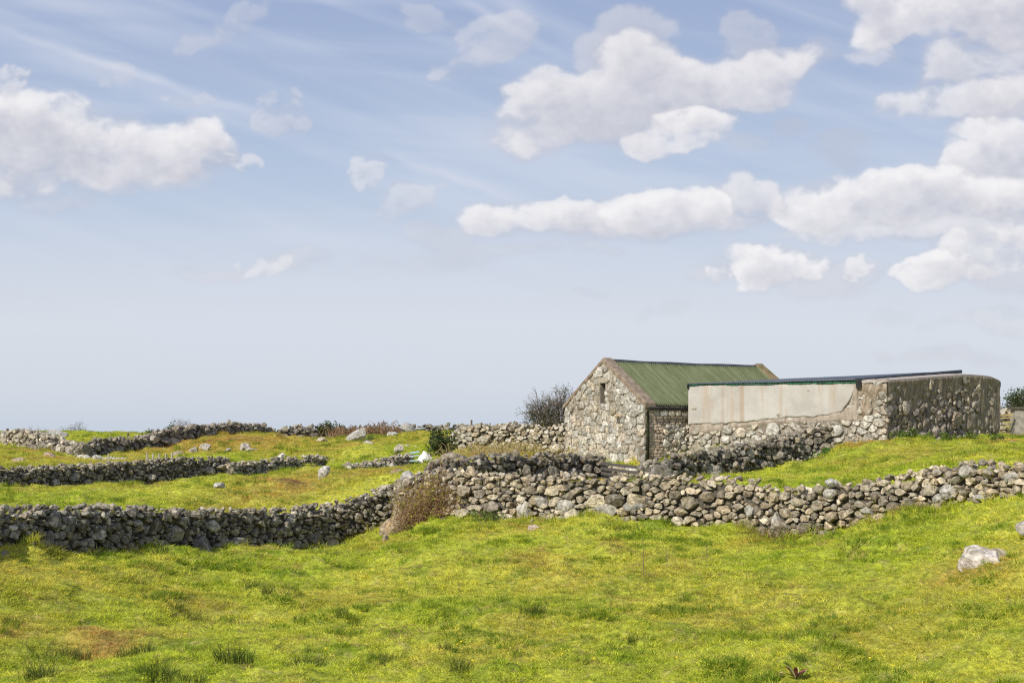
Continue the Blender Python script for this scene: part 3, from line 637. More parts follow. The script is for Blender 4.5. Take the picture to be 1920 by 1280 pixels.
# gutter and downpipe
mb=MB(); q=GWd/2+.17; ez=ZE-sl*.13+.0; outv=(cR-cL)/GWd
pts=[np.array([*(mid2+outv*q+ld*a),ez-.05-.004*a]) for a in np.linspace(.10,LEN-.4,10)]
mb.tube(pts,.055,8); gt=mb.build('gutter',M['black_plastic'],barn,smooth=True)
mb=MB(); c0=pts[0]; dp=np.array([*(cR+outv*.06+ld*.10),0]); mb.tube([c0+[0,0,-.02],[dp[0],dp[1],ez-.22],[dp[0]+.01,dp[1],3.6],[dp[0]-.01,dp[1],2.0]],[.055,.05,.06,.055],8); mb.build('downpipe',M['mossy_pipe'],barn,smooth=True)

# ================================================================== SHED
SA=np.array([X(1293,51),51.]); SB=np.array([X(1662,47.5),47.5]); SC=np.array([X(1873,54.4),54.4])
shed=empty('lean_to_shed',(*SB,3.0),'long low shed with whitewashed plaster over rubble stone and a slate grey sheet roof','shed')
fr=Flat(SA,SB); en=Flat(SB,SC); ZTf=5.22
def s_of(px):   # distance along the front wall for a pixel column
    k=(px-960)/F; return (k*SA[1]-SA[0])/(fr.t[0]-k*fr.t[1])
def zf(px,py): s_=s_of(px); D=SA[1]+fr.t[1]*s_; return s_,Z(py,D)
LF=fr.L; ZS=1.9
ztopF=lambda a: 5.23+.0*a+np.interp(a,[0,s_of(1605),LF],[0.0,.0,.08])
B=Big(); prism(B,[(0,ZS),(LF,ZS),(LF,5.22),(0,5.16)],fr,-.5,-.06)
S=pack(LF,ZS,5.2,.21,1.2,None,.04,91); S=S[(S[:,0]>0)&(S[:,0]<LF)]; U,V=cells(S,1.2,12,[(1,0,LF+.02),(0,1,5.26),(-1,0,.02)],0,g,.93)
Wd,FA,FB,tone=stones(fr,S,U,V,PAL_BARN*.9,g,-.02,.42,.3,.05,.02,.1); B.add(Wd,[FA,FB],tone,0); B.build('front_wall',[M['masonry'],M['mortar']],shed)
# whitewash sheet with ragged edge
kx=[0]+[s_of(v) for v in(1360,1420,1450,1500,1550,1580,1595,1608)]
kz=[zf(1293,797)[1],zf(1360,795)[1],zf(1420,790)[1],zf(1450,786)[1],zf(1500,783)[1],zf(1550,781)[1],zf(1580,772)[1],zf(1595,750)[1],zf(1608,722)[1]]
def ragged(a,h): return fbm(a*3,h*3,61,3)
def eg(a,h): return np.interp(a,kx,kz)+.03*ragged(a,h)+.06*fbm(a*6,h*6,63,4)
def wkeep(a,h): return h>eg(a,h)
def wd(a,h): return .085+.012*fbm(a*1.2,h*1.2,62,4)-.10*np.clip(1-(h-eg(a,h))/.06,0,1)**2
B=Big(); sheet(fr,-.03,s_of(1609),3.2,5.235,wd,B,.035,0,(1,1,1),wkeep); o=B.build('whitewashed_plaster',[M['plaster']],shed,smooth=True)
md=o.modifiers.new('t','SOLIDIFY'); md.thickness=.05; md.offset=-1
plain('warm_render',(.21,.165,.12),(.40,.33,.25),5,.95,.9,.04,(1.3,1.3,.4))
# rough pink render below and to the right of the whitewash
def rd(a,h):
    edge=eg(a,h); base=.03+.09*fbm(a*1.6,h*.9,70,3)+.06*fbm(a*6,h*2.2,71,3)
    below=np.clip((edge-h)/.45,0,1); right=np.clip((a-s_of(1600))/.3,0,1)
    low=np.clip((np.interp(a,[0,s_of(1420),s_of(1600),s_of(1640)],[3.35,3.75,3.9,3.6])-h)/.35,0,1)
    lv=base-.20*low+.03; under=np.clip((h-edge)/.12,0,1)*np.clip((s_of(1600)-a)/.15,0,1); lv=lv*(1-under)-.02*under
    lf=np.clip((s_of(1395)-a)/.6,0,1); return lv-.03*lf*(fbm(a*2,h*2,72,2)>0)-.25*np.clip((a-s_of(1606))/.25,0,1)
B=Big(); sheet(fr,-.02,s_of(1618),2.3,5.23,rd,B,.04); B.build('rough_render',[M['pink_render']],shed,smooth=True)
B=Big(); sheet(fr,s_of(1596),LF+.035,2.5,5.2,lambda a,h: .01-.3*np.clip((s_of(1606)-a)/.2,0,1)+.06*np.clip((h-4.3)/.8,-1,1)+.20*fbm(a*3.2,h*1.8,75,4)+.07*fbm(a*11,h*4,76,3),B,.035); B.build('weathered_render',[M['warm_render']],shed,smooth=True)
# end wall
LE=en.L; ztE=lambda a: np.interp(a,[0,LE*.62,LE*.78,LE*.95,LE],[Z(713,47.5),Z(703,51.9),Z(703,53),Z(707,54),Z(714,54.4)])
poly=[(0,ZS)]+[(LE,ZS)]+[(a,float(ztE(a))-.02) for a in np.linspace(LE,0,9)]
B=Big(); prism(B,poly,en,-.5,-.06)
S=pack(LE,ZS,5.95,.23,1.25,None,.05,92); S=S[(S[:,0]>-.05)&(S[:,0]<LE)&(S[:,1]<ztE(S[:,0])-.2)]; U,V=cells(S,1.25,12,[(-1,0,.03),(1,0,LE)],0,g,.93)
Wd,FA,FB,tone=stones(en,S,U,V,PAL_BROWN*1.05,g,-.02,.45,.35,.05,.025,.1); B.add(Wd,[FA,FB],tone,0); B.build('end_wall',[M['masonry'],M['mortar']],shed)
def ed(a,h):
    t=ztE(a); k=np.clip((h-(t-1.0))/1.0,0,1); k2=np.clip((a-LE*.55)/(LE*.3),0,1)*.7; st=.05*fbm(a*7,h*1.6,81,3)
    return -.035+.14*np.maximum(k,k2)+.09*fbm(a*1.3,h*1.,80,3)+st*1.3-.12*np.clip((3.6-h)/.5,0,1)
B=Big(); nA,nH=190,60; aa,uu=np.meshgrid(np.linspace(-.02,LE,nA),np.linspace(0,1,nH)); hh=2.5+(ztE(aa)-2.5)*uu; dd=ed(aa,hh); dd=np.where(uu>.985,-.1,dd)
V_=en.world(aa.ravel(),hh.ravel(),dd.ravel()); ix=np.arange(nA*nH).reshape(nH,nA); B.add(V_,[np.stack([ix[:-1,:-1],ix[:-1,1:],ix[1:,1:],ix[1:,:-1]],-1).reshape(-1,4)],(1,1,1))
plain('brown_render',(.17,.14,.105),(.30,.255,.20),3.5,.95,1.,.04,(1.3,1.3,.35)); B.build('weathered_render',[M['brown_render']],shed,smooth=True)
# ragged right edge stones
# concrete wall head on the end wall and front-right corner
mb=MB(); rows=[]
pts=[fr.w1(s_of(1608),0,.0)]+[fr.w1(LF-.1,0,0)]+[en.w1(a,0,0) for a in np.linspace(.05,LE-.05,12)]
zz=[Z(714.5,48),Z(712.5,47.6)]+[float(ztE(a)) for a in np.linspace(.05,LE-.05,12)]
inn=np.array([-(fr.n[0]+en.n[0]),-(fr.n[1]+en.n[1])]); inn/=np.linalg.norm(inn)
VV=[]
for i,(p_,z_) in enumerate(zip(pts,zz)):
    nn=fr.n if i<1 else (-inn if i==1 else en.n)
    o_=np.array([p_[0]+nn[0]*.05,p_[1]+nn[1]*.05]); i_=np.array([p_[0]-nn[0]*.5,p_[1]-nn[1]*.5])
    for xy,dz in((o_,-.08),(o_,.01),(i_,.07),(i_,-.08)): VV.append([xy[0],xy[1],z_+dz])
n_=len(pts); mb.add(VV,[[i*4+k,i*4+(k+1)%4,(i+1)*4+(k+1)%4,(i+1)*4+k] for i in range(n_-1) for k in range(4)]+[[0,3,2,1],[(n_-1)*4+k for k in range(4)]])
plain('wall_head_concrete',(.30,.255,.22),(.44,.39,.35),5,.95,.6,.02); mb.build('wall_head',M['wall_head_concrete'],shed)
# roof sheet: corrugated, low pitch rising to the back
Af,Bf=fr.w1(-.08,5.31,.16),fr.w1(s_of(1610),5.37,.16); Fb=np.array([9.3,58.0,5.63]); Cb=np.array([X(1804,53.3),53.3,Z(695.5,53.3)])
nu,nv=420,6; u,v=np.meshgrid(np.linspace(0,1,nu),np.linspace(0,1,nv)); E1=Af[None,None]*(1-u)[...,None]+Bf[None,None]*u[...,None]; E2=Fb[None,None]*(1-u)[...,None]+Cb[None,None]*u[...,None]
Vr=E1*(1-v)[...,None]+E2*v[...,None]; Vr[...,2]+=.014*np.sin(u*2*math.pi*70)+.01*fbm(u*6,v*2,90,3); ix=np.arange(nu*nv).reshape(nv,nu)
B=Big(); B.add(Vr.reshape(-1,3),[np.stack([ix[:-1,:-1],ix[:-1,1:],ix[1:,1:],ix[1:,:-1]],-1).reshape(-1,4)],(1,1,1)); o=B.build('roof',[M['slate_sheet']],shed,smooth=True); md=o.modifiers.new('t','SOLIDIFY'); md.thickness=.02; md.offset=-1
rfS=o
mb=MB(); dv=Cb-Bf; ln=np.linalg.norm(dv); dv/=ln; mb.hexa([Bf+[0,0,-.07],Bf+[0,0,.035],Bf+np.array([-.1,.02,.035]),Bf+np.array([-.1,.02,-.07])],[Cb+[0,0,-.09],Cb+[0,0,.05],Cb+np.array([-.1,.02,.05]),Cb+np.array([-.1,.02,-.09])]); mb.build('edge_flashing',M['dark_sheet'],rfS)
# rear and left walls of the shed under the roof
mb=MB(); 
def wallbox(p,q,z0,zp,zq,th=.35):
    d=np.array(q)-np.array(p); d/=np.linalg.norm(d); nn=np.array([d[1],-d[0]])*th/2; a=np.array(p); b=np.array(q)
    mb.hexa([[*(a-nn),z0],[*(b-nn),z0],[*(b+nn),z0],[*(a+nn),z0]],[[*(a-nn),zp],[*(b-nn),zq],[*(b+nn),zq],[*(a+nn),zp]])
wallbox(Fb[:2]+[.3,-.4],Cb[:2]+[0,-.35],2.,Fb[2]-.1,Cb[2]-.13); mb.build('back_wall',M['mortar'],shed)
# green ragged fascia under the eave
B=Big(); g2=np.random.default_rng(5); n_=150; a_=np.linspace(-.05,s_of(1609),n_); lo_=5.275-.04*np.clip(fbm(a_*1.6,a_*0,95,3)+.5,0,1)-.02*g2.random(n_)
dd_=.115+.015*fbm(a_*4,a_*0,96,2)
V_=np.concatenate([fr.world(a_,np.full(n_,5.30),dd_),fr.world(a_,lo_,dd_+.01),fr.world(a_,lo_,dd_-.015),fr.world(a_,np.full(n_,5.30),dd_-.02)])
Fc=np.array([(k*n_+i,k*n_+i+1,((k+1)%4)*n_+i+1,((k+1)%4)*n_+i) for k in range(4) for i in range(n_-1)]); B.add(V_,[Fc],(1,1,1)); B.build('green_fascia',[M['green_strip']],shed)
mb=MB(); mb.box(fr.w1(s_of(1608)+.06,5.20,.06),.09,.09,.14,ax=(*fr.t,0),ay=(*fr.n,0)); mb.build('gutter_end',M['black_plastic'],shed); mb=MB(); mb.tube([fr.w1(-.02,5.26,.14),fr.w1(-.03,5.12,.12)],.04,8); mb.build('gutter_end',M['black_plastic'],shed)

# ================================================================== HURDLE, POLE, GATES, POSTS
def bar(mb,p,q,w,h,tone=(1,1,1)):
    p=np.array(p,float); q=np.array(q,float); d=q-p; l=np.linalg.norm(d); d/=l; side=np.cross(d,[0,0,1.]); side/=np.linalg.norm(side)+1e-9; up_=np.cross(side,d); mb.box((p+q)/2,l/2,w/2,h/2,d,side,up_,tone)
hp,hq=(X(1124,47),47),(X(1216,41.),41.)
hur=empty('wooden_hurdle',(hp[0],hp[1],1.6),'weathered grey wooden slat hurdle closing the gap in front of the gable','hurdle')
for ya,yb in((868,878),(877,889),(886,899),(896,909)):
    mb=MB(); bar(mb,[hp[0],hp[1],Z(ya,hp[1])],[hq[0],hq[1],Z(yb,hq[1])],.03,.105); mb.build('slat',M['dark_wood'],hur)
for k,f_ in enumerate((.06,.5,.93)):
    c=np.array(hp)*(1-f_)+np.array(hq)*f_; zt=Z(865,hp[1])*(1-f_)+Z(874,hq[1])*f_; mb=MB(); bar(mb,[c[0]-.02,c[1]+.05,zt-1.0],[c[0]-.02,c[1]+.05,zt+.02],.06,.06); mb.build('upright',M['dark_wood' if k!=1 else 'straw'],hur)
mb=MB(); q0,q1=P(1187,857,41.4),P(1219,896,40.6); mb.tube([q0,q0*.6+q1*.4+[0,0,.04],q1],[.035,.045,.05],7); tag(mb.build('pole',M['lichen_wood'],smooth=True),'leaning crooked pole covered in yellow lichen beside the slatted hurdle','pole')
# pale blue gate
D=68.5; gt=empty('small_gate',(X(768,D),D,Z(876,D)),'small pale blue metal gate standing open beside the whitewashed gate pier','gate')
def fbar(p1,p2,w,mat,par,nm,D=D):
    if D>65: w*=1.5
    mb=MB(); bar(mb,P(*p1,D),P(*p2,D),w,w); return mb.build(nm,M[mat],par)
fbar((769,849),(769,877),.06,'blue_paint',gt,'gate_frame'); fbar((785,846),(785,875),.06,'blue_paint',gt,'gate_frame'); fbar((768,877),(786,875),.06,'blue_paint',gt,'gate_frame'); fbar((768,849),(786,846),.06,'blue_paint',gt,'gate_frame'); fbar((768,864),(786,862),.05,'blue_paint',gt,'rail'); fbar((768,856),(786,853),.04,'blue_paint',gt,'rail')
g=np.random.default_rng(60)
v,Fc=rockshape(g,4,40,.06); v=v*np.array([.36,.34,.50]); v[:,:2]*=(1.15-.25*v[:,2:3]); tag(mesh_obj('gate_pier',v*1.1+P(797,861,68.4),Fc,M['white_paint'],smooth=True),'lumpy whitewashed stone gate pier beside the pale blue gate','gate pier')
# fence stakes behind the middle wall
for k,(px,y0,y1) in enumerate([(204,850,862),(277,848,861),(287,850,863),(300,850,864),(311,850,864),(323,848,865),(353,858,868)]):
    D=66.5 if px>210 else 74; b=P(px,y1+4,D); t_=P(px+random.uniform(-2,2),y0,D); mb=MB(); mb.tube([b,(b+t_)/2,t_],[.05,.05,.045],7); 
    tag(mb.build('fence_stake',M['post_wood']),'short pale wooden fence stake standing behind the middle dry stone wall','stake','fence stakes behind the middle wall')
for px,y0,y1,D,lb in((14,803,814,93,'thin dark post rising from the wall at the far left of the skyline'),(240,811,822,100,'thin dark post on the skyline right of the green knoll'),(884,787,799,106,'thin dark post on the skyline wall above the ivy bush')):
    mb=MB(); mb.tube([P(px,y1,D),P(px,y0,D)],.09,6); tag(mb.build('post',M['bark']),lb,'post')
# stone gateway at the right edge
D=60.; gp=empty('gate_pier',(X(1909,D),D,3.),'square concrete block gate pier at the right edge, right of the shed','gate pier')
mb=MB(); mb.box(P(1909,796,D),.26,.26,.72); mb.build('shaft',M['concrete'],gp); mb=MB(); mb.box(P(1907,765,D),.33,.33,.06); mb.build('cap_stone',M['core'],gp)
drywall('dry_stone_wall',[(1918,60.2,772,826),(1960,60.5,768,828),(2060,61,765,830)],'dark block wall beyond the concrete gate pier at the right edge',.3,.6,PAL_GREY,seed=31,group=GW)
drywall('dry_stone_wall',[(1862,63,773,826),(1880,63,771,826),(1899,63,766,826)],'low cream rubble wall showing through the gateway beside the shed',.2,.5,PAL_WARM,'stone_cream',seed=32,group=GW)
D=59.5; fg=empty('field_gate',(X(1890,D),D,3.1),'narrow rusty field gate with a white upright, between the shed and the concrete pier','gate')
for a,b_,w,m_,nm in(((1876,778),(1899,777),.10,'straw','rail'),((1876,784),(1899,783),.05,'straw','rail'),((1882,791),(1897,791),.06,'lichen_wood','rail'),((1884,800),(1896,800),.05,'lichen_wood','rail'),((1884,810),(1895,810),.04,'dark_wood','rail'),((1894,796),(1894,823),.06,'pale_paint','upright'),((1883,790),(1883,823),.05,'dark_wood','upright')): fbar(a,b_,w,m_,fg,nm,D)
# ================================================================== BOULDERS
def boulder(px,py,D,w,h,dep,label,seed,mat='rock',tone=(.40,.38,.34),sink=.3,name='boulder',group=None,rot=0.,sub=4,lean=0.,origin_ground=True,planes=12,cat='boulder'):
    """px,py: where its foot shows; w,h,dep metres"""
    g=np.random.default_rng(seed); v,Fc=rockshape(g,sub,planes,.07); v=v*np.array([w/1.7,dep/1.7,h/1.5])*(.86 if D>40 else 1.); v[:,0]+=v[:,2]*lean
    c,s_=math.cos(rot),math.sin(rot); v=v@np.array([[c,0,s_],[0,1,0],[-s_,0,c]]).T
    x,y=X(px,D),D; z=g1(x,y) if origin_ground else Z(py,D)
    v=v+np.array([x,y,z+h*.5-sink*h]); t=np.array(tone)*g.uniform(.76,.9)
    o=mesh_obj(name,v,Fc,M[mat],tone=np.broadcast_to(t,v.shape),smooth=False); return tag(o,label,cat,group)
GR='boulders scattered over the fields'; M['rock_orange']=stone_mat('orange_lichened_rock',.25,.8,.3)
plain_rock=dict(group=GR)
boulder(1838,1042,22.7,.66,.44,.55,'pinkish white cracked outcrop sticking out of the grass near the right edge',101,tone=(.60,.54,.50),sink=.15,lean=.2,planes=16,**plain_rock)
boulder(1868,1018,23.3,.42,.22,.4,'brown weathered top shoulder of rock behind the pinkish white outcrop',102,tone=(.42,.34,.28),sink=.3,**plain_rock)
boulder(1932,1000,24,.42,.34,.4,'white streaked rock cut off by the right edge above the outcrop',103,tone=(.50,.46,.43),sink=.2,**plain_rock)
boulder(750,998,38.6,.95,.60,.7,'large boulder with orange lichen at the foot of the bramble',104,'rock_orange',tone=(.40,.31,.21),sink=.25,lean=.3,planes=8,rot=-.35,**plain_rock)
boulder(606,922,46.3,.38,.52,.34,'pale upright stone standing alone on the grassy mound',105,tone=(.56,.53,.50),sink=.1,lean=.3,planes=9,**plain_rock)
boulder(693,840,80,.95,.62,.7,'blocky grey boulder alone on the green slope behind the gap',106,tone=(.42,.38,.34),sink=.12,planes=8,**plain_rock)
boulder(670,824,90,1.6,.75,.9,'big slanting pale slab in front of the brown scrub on the skyline slope',107,tone=(.48,.46,.43),sink=.15,rot=-.5,planes=8,**plain_rock)
boulder(603,826,89,1.1,.42,.8,'low rounded boulder left of the slanting slab',108,tone=(.46,.40,.35),sink=.3,**plain_rock)
boulder(765,812,96,1.0,.75,.8,'pointed grey boulder leaning on the skyline wall',109,tone=(.40,.39,.36),sink=.1,lean=-.3,planes=7,**plain_rock)
boulder(736,814,94,.75,.42,.6,'small white boulder left of the pointed one by the skyline wall',110,tone=(.55,.53,.50),sink=.2,**plain_rock)
boulder(776,842,78,.42,.26,.4,'small pale stone in the grass left of the ivy bush',111,tone=(.55,.52,.47),sink=.2,**plain_rock)
boulder(763,843,77,.32,.16,.3,'flat small pale stone beside the other one left of the ivy bush',112,tone=(.5,.47,.42),sink=.2,**plain_rock)
boulder(527,850,76,.55,.48,.5,'whitish rock behind the round green tussock',113,tone=(.60,.56,.54),sink=.15,lean=.3,**plain_rock)
boulder(458,842,83,.75,.55,.7,'cracked pale outcrop on the brown hill, tallest of the rocks there',114,tone=(.50,.45,.40),sink=.2,**plain_rock)
boulder(470,843,82,.8,.25,.5,'flat rock in brown turf just right of the cracked outcrop',115,tone=(.48,.43,.37),sink=.3,**plain_rock)
boulder(428,845,82,.5,.3,.5,'small grey rock in brown turf left of the cracked outcrop',116,tone=(.45,.42,.38),sink=.25,**plain_rock)
boulder(385,842,84,.7,.45,.5,'pale jagged rock on the shady left end of the brown hill',117,tone=(.52,.48,.44),sink=.25,planes=8,**plain_rock)
boulder(362,846,83,.75,.35,.5,'pale low rock in turf below the climbing wall',118,tone=(.50,.46,.42),sink=.25,**plain_rock)
boulder(334,855,80,1.0,.4,.6,'brown flat rock beside the fence stakes',119,tone=(.40,.31,.24),sink=.35,**plain_rock)
boulder(508,842,81,.4,.16,.3,'small white flat stone right of the brown hill rocks',120,tone=(.6,.57,.54),sink=.2,**plain_rock)
boulder(455,816,96,.35,.2,.3,'tiny pale stone on top of the brown hill below the skyline wall',121,tone=(.5,.47,.42),sink=.2,**plain_rock)
boulder(33,872,63,.85,.4,.6,'brownish white rock poking from dry grass at the far left',122,tone=(.44,.33,.26),sink=.3,**plain_rock)
boulder(92,862,69,.85,.36,.6,'brown turf topped rock right of the far left one',123,tone=(.38,.27,.18),sink=.35,**plain_rock)
boulder(100,817,100,2.0,.6,1.,'long low grey slab on the knoll behind the tumbled skyline wall',124,tone=(.42,.41,.39),sink=.3,origin_ground=False,**plain_rock)
boulder(391,943,40,.24,.28,.24,'small leaning reddish stone by the foreground wall, left of the mound',125,tone=(.46,.40,.34),sink=.12,lean=.5,**plain_rock)
boulder(411,928,43.5,.36,.2,.3,'small grey flat topped stone behind the leaning reddish one',126,tone=(.44,.42,.40),sink=.1,planes=7,**plain_rock)
boulder(748,893,45.5,.62,.36,.5,'brown shaded boulder in the grass below the pale blue gate',127,tone=(.26,.19,.12),sink=.3,**plain_rock)
boulder(764,912,40.3,.40,.44,.36,'square grey block on top of the corner where the foreground walls meet',128,tone=(.46,.44,.42),sink=.0,planes=6,origin_ground=False,**plain_rock)
boulder(846,872,43.5,.62,.50,.5,'large brown block at the foot of the cream wall, above the bramble',129,tone=(.34,.28,.21),sink=.05,planes=8,origin_ground=False,**plain_rock)
boulder(822,873,43,.60,.30,.5,'slanting brown slab left of the large brown block above the bramble',130,tone=(.38,.31,.23),sink=.05,rot=-.45,planes=8,origin_ground=False,**plain_rock)
boulder(737,876,65,.62,.5,.5,'pale leaning stone at the right end of the low wall before the pale blue gate',131,tone=(.48,.44,.38),sink=.2,rot=-.5,planes=8,**plain_rock)
boulder(748,858,72,.6,.45,.5,'pale rounded stone on top of the low wall by the pale blue gate',132,tone=(.46,.42,.34),sink=-.6,**plain_rock)
boulder(1000,990,34.2,.36,.12,.3,'flat pink stone in the grass below the middle of the sunlit wall',133,tone=(.52,.42,.34),sink=.3,**plain_rock)
boulder(722,1018,35.8,.2,.16,.2,'small pink stone in the grass below the orange lichened boulder',134,tone=(.46,.36,.30),sink=.2,**plain_rock)
boulder(1895,838,45.5,.95,.35,.7,'brown and white rock outcrop at the right edge in front of the concrete pier',135,tone=(.50,.36,.27),sink=.3,**plain_rock)
boulder(625,872,73,.5,.24,.4,'flat pale slab at the sloping end of the middle grey wall',136,tone=(.52,.50,.46),sink=.2,rot=-.3,**plain_rock)
# large stones built into the wall faces
def inwall(W,px,py,w,h,tone,label,seed,dd=.28):
    p=Path(wl(W)); ks=(px-960)/F; xs=p.c[:,0]/p.c[:,1]; i=int(np.argmin(abs(xs-ks))); c=np.array([p.c[i,0]+p.n[i,0]*dd,p.c[i,1]+p.n[i,1]*dd]); D=c[1]
    g=np.random.default_rng(seed); v,Fc=rockshape(g,3,15,.02); s_=D/F; v=v*np.array([w*s_/1.85,.15,h*s_/1.85])
    a=math.atan2(p.t[i,1],p.t[i,0]); R_=np.array([[math.cos(a),-math.sin(a),0],[math.sin(a),math.cos(a),0],[0,0,1]]); v=v@R_.T+np.array([c[0],c[1],Z(py,D)])
    o=mesh_obj('wall_boulder',v,Fc,M['stone'],tone=np.broadcast_to(np.array(tone),v.shape)); par=label; o.parent=par; o.location=list(np.array(o.location)-np.array(par.location)); return o
DW=[o for o in COL.objects if o.name.startswith('dry_stone_wall')]
fl,frw=DW[0],DW[1]
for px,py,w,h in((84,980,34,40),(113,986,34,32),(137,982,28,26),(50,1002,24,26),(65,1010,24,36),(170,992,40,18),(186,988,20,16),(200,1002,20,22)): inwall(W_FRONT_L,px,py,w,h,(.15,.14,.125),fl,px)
for px,py,w,h,t in((988,958,28,32,.36),(1148,955,52,32,.36),(1200,948,44,22,.26),(1015,938,34,20,.34),(1060,950,44,22,.38),(1460,985,22,44,.40),(1418,958,22,20,.36),(1630,958,30,18,.36),(1795,960-42,46,20,.36),(1822,882,30,24,.40),(1905,896,34,28,.36),(1855,932,42,20,.40),(1770,935,26,22,.36),(1795,926,34,20,.34),(1575,924,26,20,.38),(1560,905,22,18,.40)): inwall(W_FRONT_R,px,py,w,h,(t,t*.95,t*.86),frw,px,.26)

# ================================================================== PLANTS
def quadleaf(mb,c,n,sz,asp=.55,tone=(1,1,1),g=None):
    n=n/np.linalg.norm(n); u=np.cross(n,g.normal(size=3)); u/=np.linalg.norm(u); w=np.cross(n,u)*asp
    mb.V.append(np.array([c-u*sz,c-w*sz+u*sz*.1,c+u*sz,c+w*sz+u*sz*.1])); mb.F.append([mb.n,mb.n+1,mb.n+2,mb.n+3]); mb.T.append(np.broadcast_to(np.array(tone,float),(4,3))); mb.n+=4
def tubes_leaf(name): pass
def branch(mb,p,d,l,r,depth,g,tips,spread=.5,up_=.15,nseg=3,wind=(0,0,0)):
    pts=[p]; q=p.copy(); dd=d.copy()
    for _ in range(nseg):
        dd=dd+g.normal(0,.16,3)+np.array([0,0,up_*.3])+np.array(wind)*.12; dd/=np.linalg.norm(dd); q=q+dd*l/nseg; pts.append(q.copy())
    mb.tube(pts,np.linspace(r,r*.62,nseg+1),5 if depth>1 else 3)
    if depth==0: tips.append((q,dd)); return
    for _ in range(int(g.integers(2,5))):
        k=g.uniform(.35,1.); b=pts[0]*(1-k)+pts[-1]*k if k<.9 else pts[-1]
        nd=dd+g.normal(0,spread,3); nd/=np.linalg.norm(nd); branch(mb,b,nd,l*g.uniform(.62,.85),r*.6,depth-1,g,tips,spread,up_,nseg,wind)
    tips.append((q,dd))
def tree(name,base,H,r,label,cat,seed,depth=4,leafmat=None,nleaf=6,lsz=.06,spread=.55,stems=1,wind=(0,0,0),leafsel=None,group=None,crown='crown'):
    g=np.random.default_rng(seed); e=empty(name,base,label,cat,group); tk=MB(); tw=MB(); tips=[]
    base=np.array(base,float)
    for k in range(stems):
        b=base+np.array([g.normal(0,.12*stems**.5),g.normal(0,.12*stems**.5),-.15]); top=b+np.array([g.normal(0,.1*H)+wind[0]*.1*H,g.normal(0,.08*H),H*.32])
        tk=MB(); tk.tube([b,(b+top)/2+g.normal(0,.03,3),top],[r,r*.85,r*.75],7); tk.build('trunk',M['bark'],e)
        for _ in range(4):
            d=np.array([g.normal(0,.8),g.normal(0,.8),g.uniform(.5,1.1)])+np.array(wind)*.5; d/=np.linalg.norm(d); branch(tw,top+ (b-top)*g.uniform(0,.4),d,H*.28,r*.55,depth-1,g,tips,spread,.15,3,wind)
    tw.build('branches',M['bark'],e)
    if leafmat:
        lf=MB()
        for q,d in tips:
            if leafsel and not leafsel(q,g): continue
            for _ in range(nleaf): 
                t=g.uniform(.65,1.35); quadleaf(lf,q+g.normal(0,lsz*2.2,3),g.normal(size=3)+[0,0,.6],lsz*g.uniform(.6,1.3),.6,(t,t,t),g)
        if lf.n: lf.build(crown,M[leafmat],e)
    return e
# windswept thorn tree left of the barn
D=60.; bx=X(1046,D); zb=g1(bx,D)
tree('thorn_tree',(bx,D,zb),3.35,.075,'bare twiggy windswept thorn tree behind the left corner of the gable','tree',201,5,'dark_leaf',3,.03,.62,5,(-.30,0,0),lambda q,g: (q[2]>zb+2.5 and q[0]>bx-.1) or (q[2]<zb+2.0 and g.random()<.35) or g.random()<.03)
D=66.; tree('evergreen_tree',(X(1935,D),D,3.0),3.3,.09,'dark green leafy tree at the right edge above the gateway wall','tree',202,5,'dark_leaf',9,.05,.6,2,(0,0,0))
D=70.; tree('bare_tree',(X(1660,D),D,2.9),3.9,.05,'top twigs of a bare tree peeping over the shed roof','tree',203,4,None,0,.03,.4,1)
# skyline scrub
GS='scrub along the skyline wall'
for k,(px,D,H,lb,lm,st) in enumerate([(48,97,1.5,'grey twiggy scrub on the tumbled skyline wall, furthest left',None,2),(72,97,1.7,'tallest brown twiggy scrub on the tumbled skyline wall',None,3),(92,98,1.5,'brown twiggy scrub right of the tallest one on the tumbled wall',None,3),(143,118,2.0,'pale bare shrub on the green knoll at the far left',None,3),(126,118,1.5,'small bare shrub left of the pale one on the green knoll',None,2),
    (338,93,2.7,'bare upright shrub above the climbing wall',None,3),(322,93,1.7,'round dark bush behind the climbing wall, left of the bare upright shrub','dark_leaf',4),(285,92,1.6,'small dark bush behind the lower part of the climbing wall','dark_leaf',2)]):
    x=X(px,D); z=g1(x,D); tree('shrub',(x,D,z),H*.85,.016,lb,'shrub',210+k,4,lm,3,.06,.55,st,group=GS)
def mound_bush(name,c,rx,ry,rz,n,lsz,mat,label,cat,seed,stemmat='bark',group=None,tn=(.6,1.4),twigs=40):
    g=np.random.default_rng(seed); e=empty(name,c,label,cat,group); lf=MB(); st=MB(); c=np.array(c,float)
    lobes=[(g.normal(0,.42,3)*[rx,ry,rz*.5]+[0,0,rz*.5],g.uniform(.35,.62)) for _ in range(9)]
    for k in range(n):
        o,s_=lobes[k%9]; d=g.normal(size=3); d/=np.linalg.norm(d); rr=s_*g.uniform(.72,1.06); q=c+o+d*np.array([rx,ry,rz])*rr
        if q[2]<c[2]-.1: continue
        t=g.uniform(*tn); quadleaf(lf,q,d+g.normal(0,.5,3),lsz*g.uniform(.6,1.3),.62,(t,t,t),g)
    for k in range(twigs):
        d=np.array([g.normal(0,.6),g.normal(0,.6),1.]); d/=np.linalg.norm(d); L_=rz*g.uniform(.7,1.15); st.tube([c+[0,0,-.1],c+d*L_*.5*[rx/rz,ry/rz,1],c+d*L_*[rx/rz,ry/rz,1]],[.02,.012,.006],3)
    st.build('stems',M[stemmat],e); lf.build('foliage',M[mat],e); return e
D=53; x=X(826,D); mound_bush('ivy_bush',(x,D,Z(850,D)),.72,.6,.78,2600,.05,'dark_leaf','dark glossy ivy bush at the left end of the cream wall','bush',230)
D=97.; 
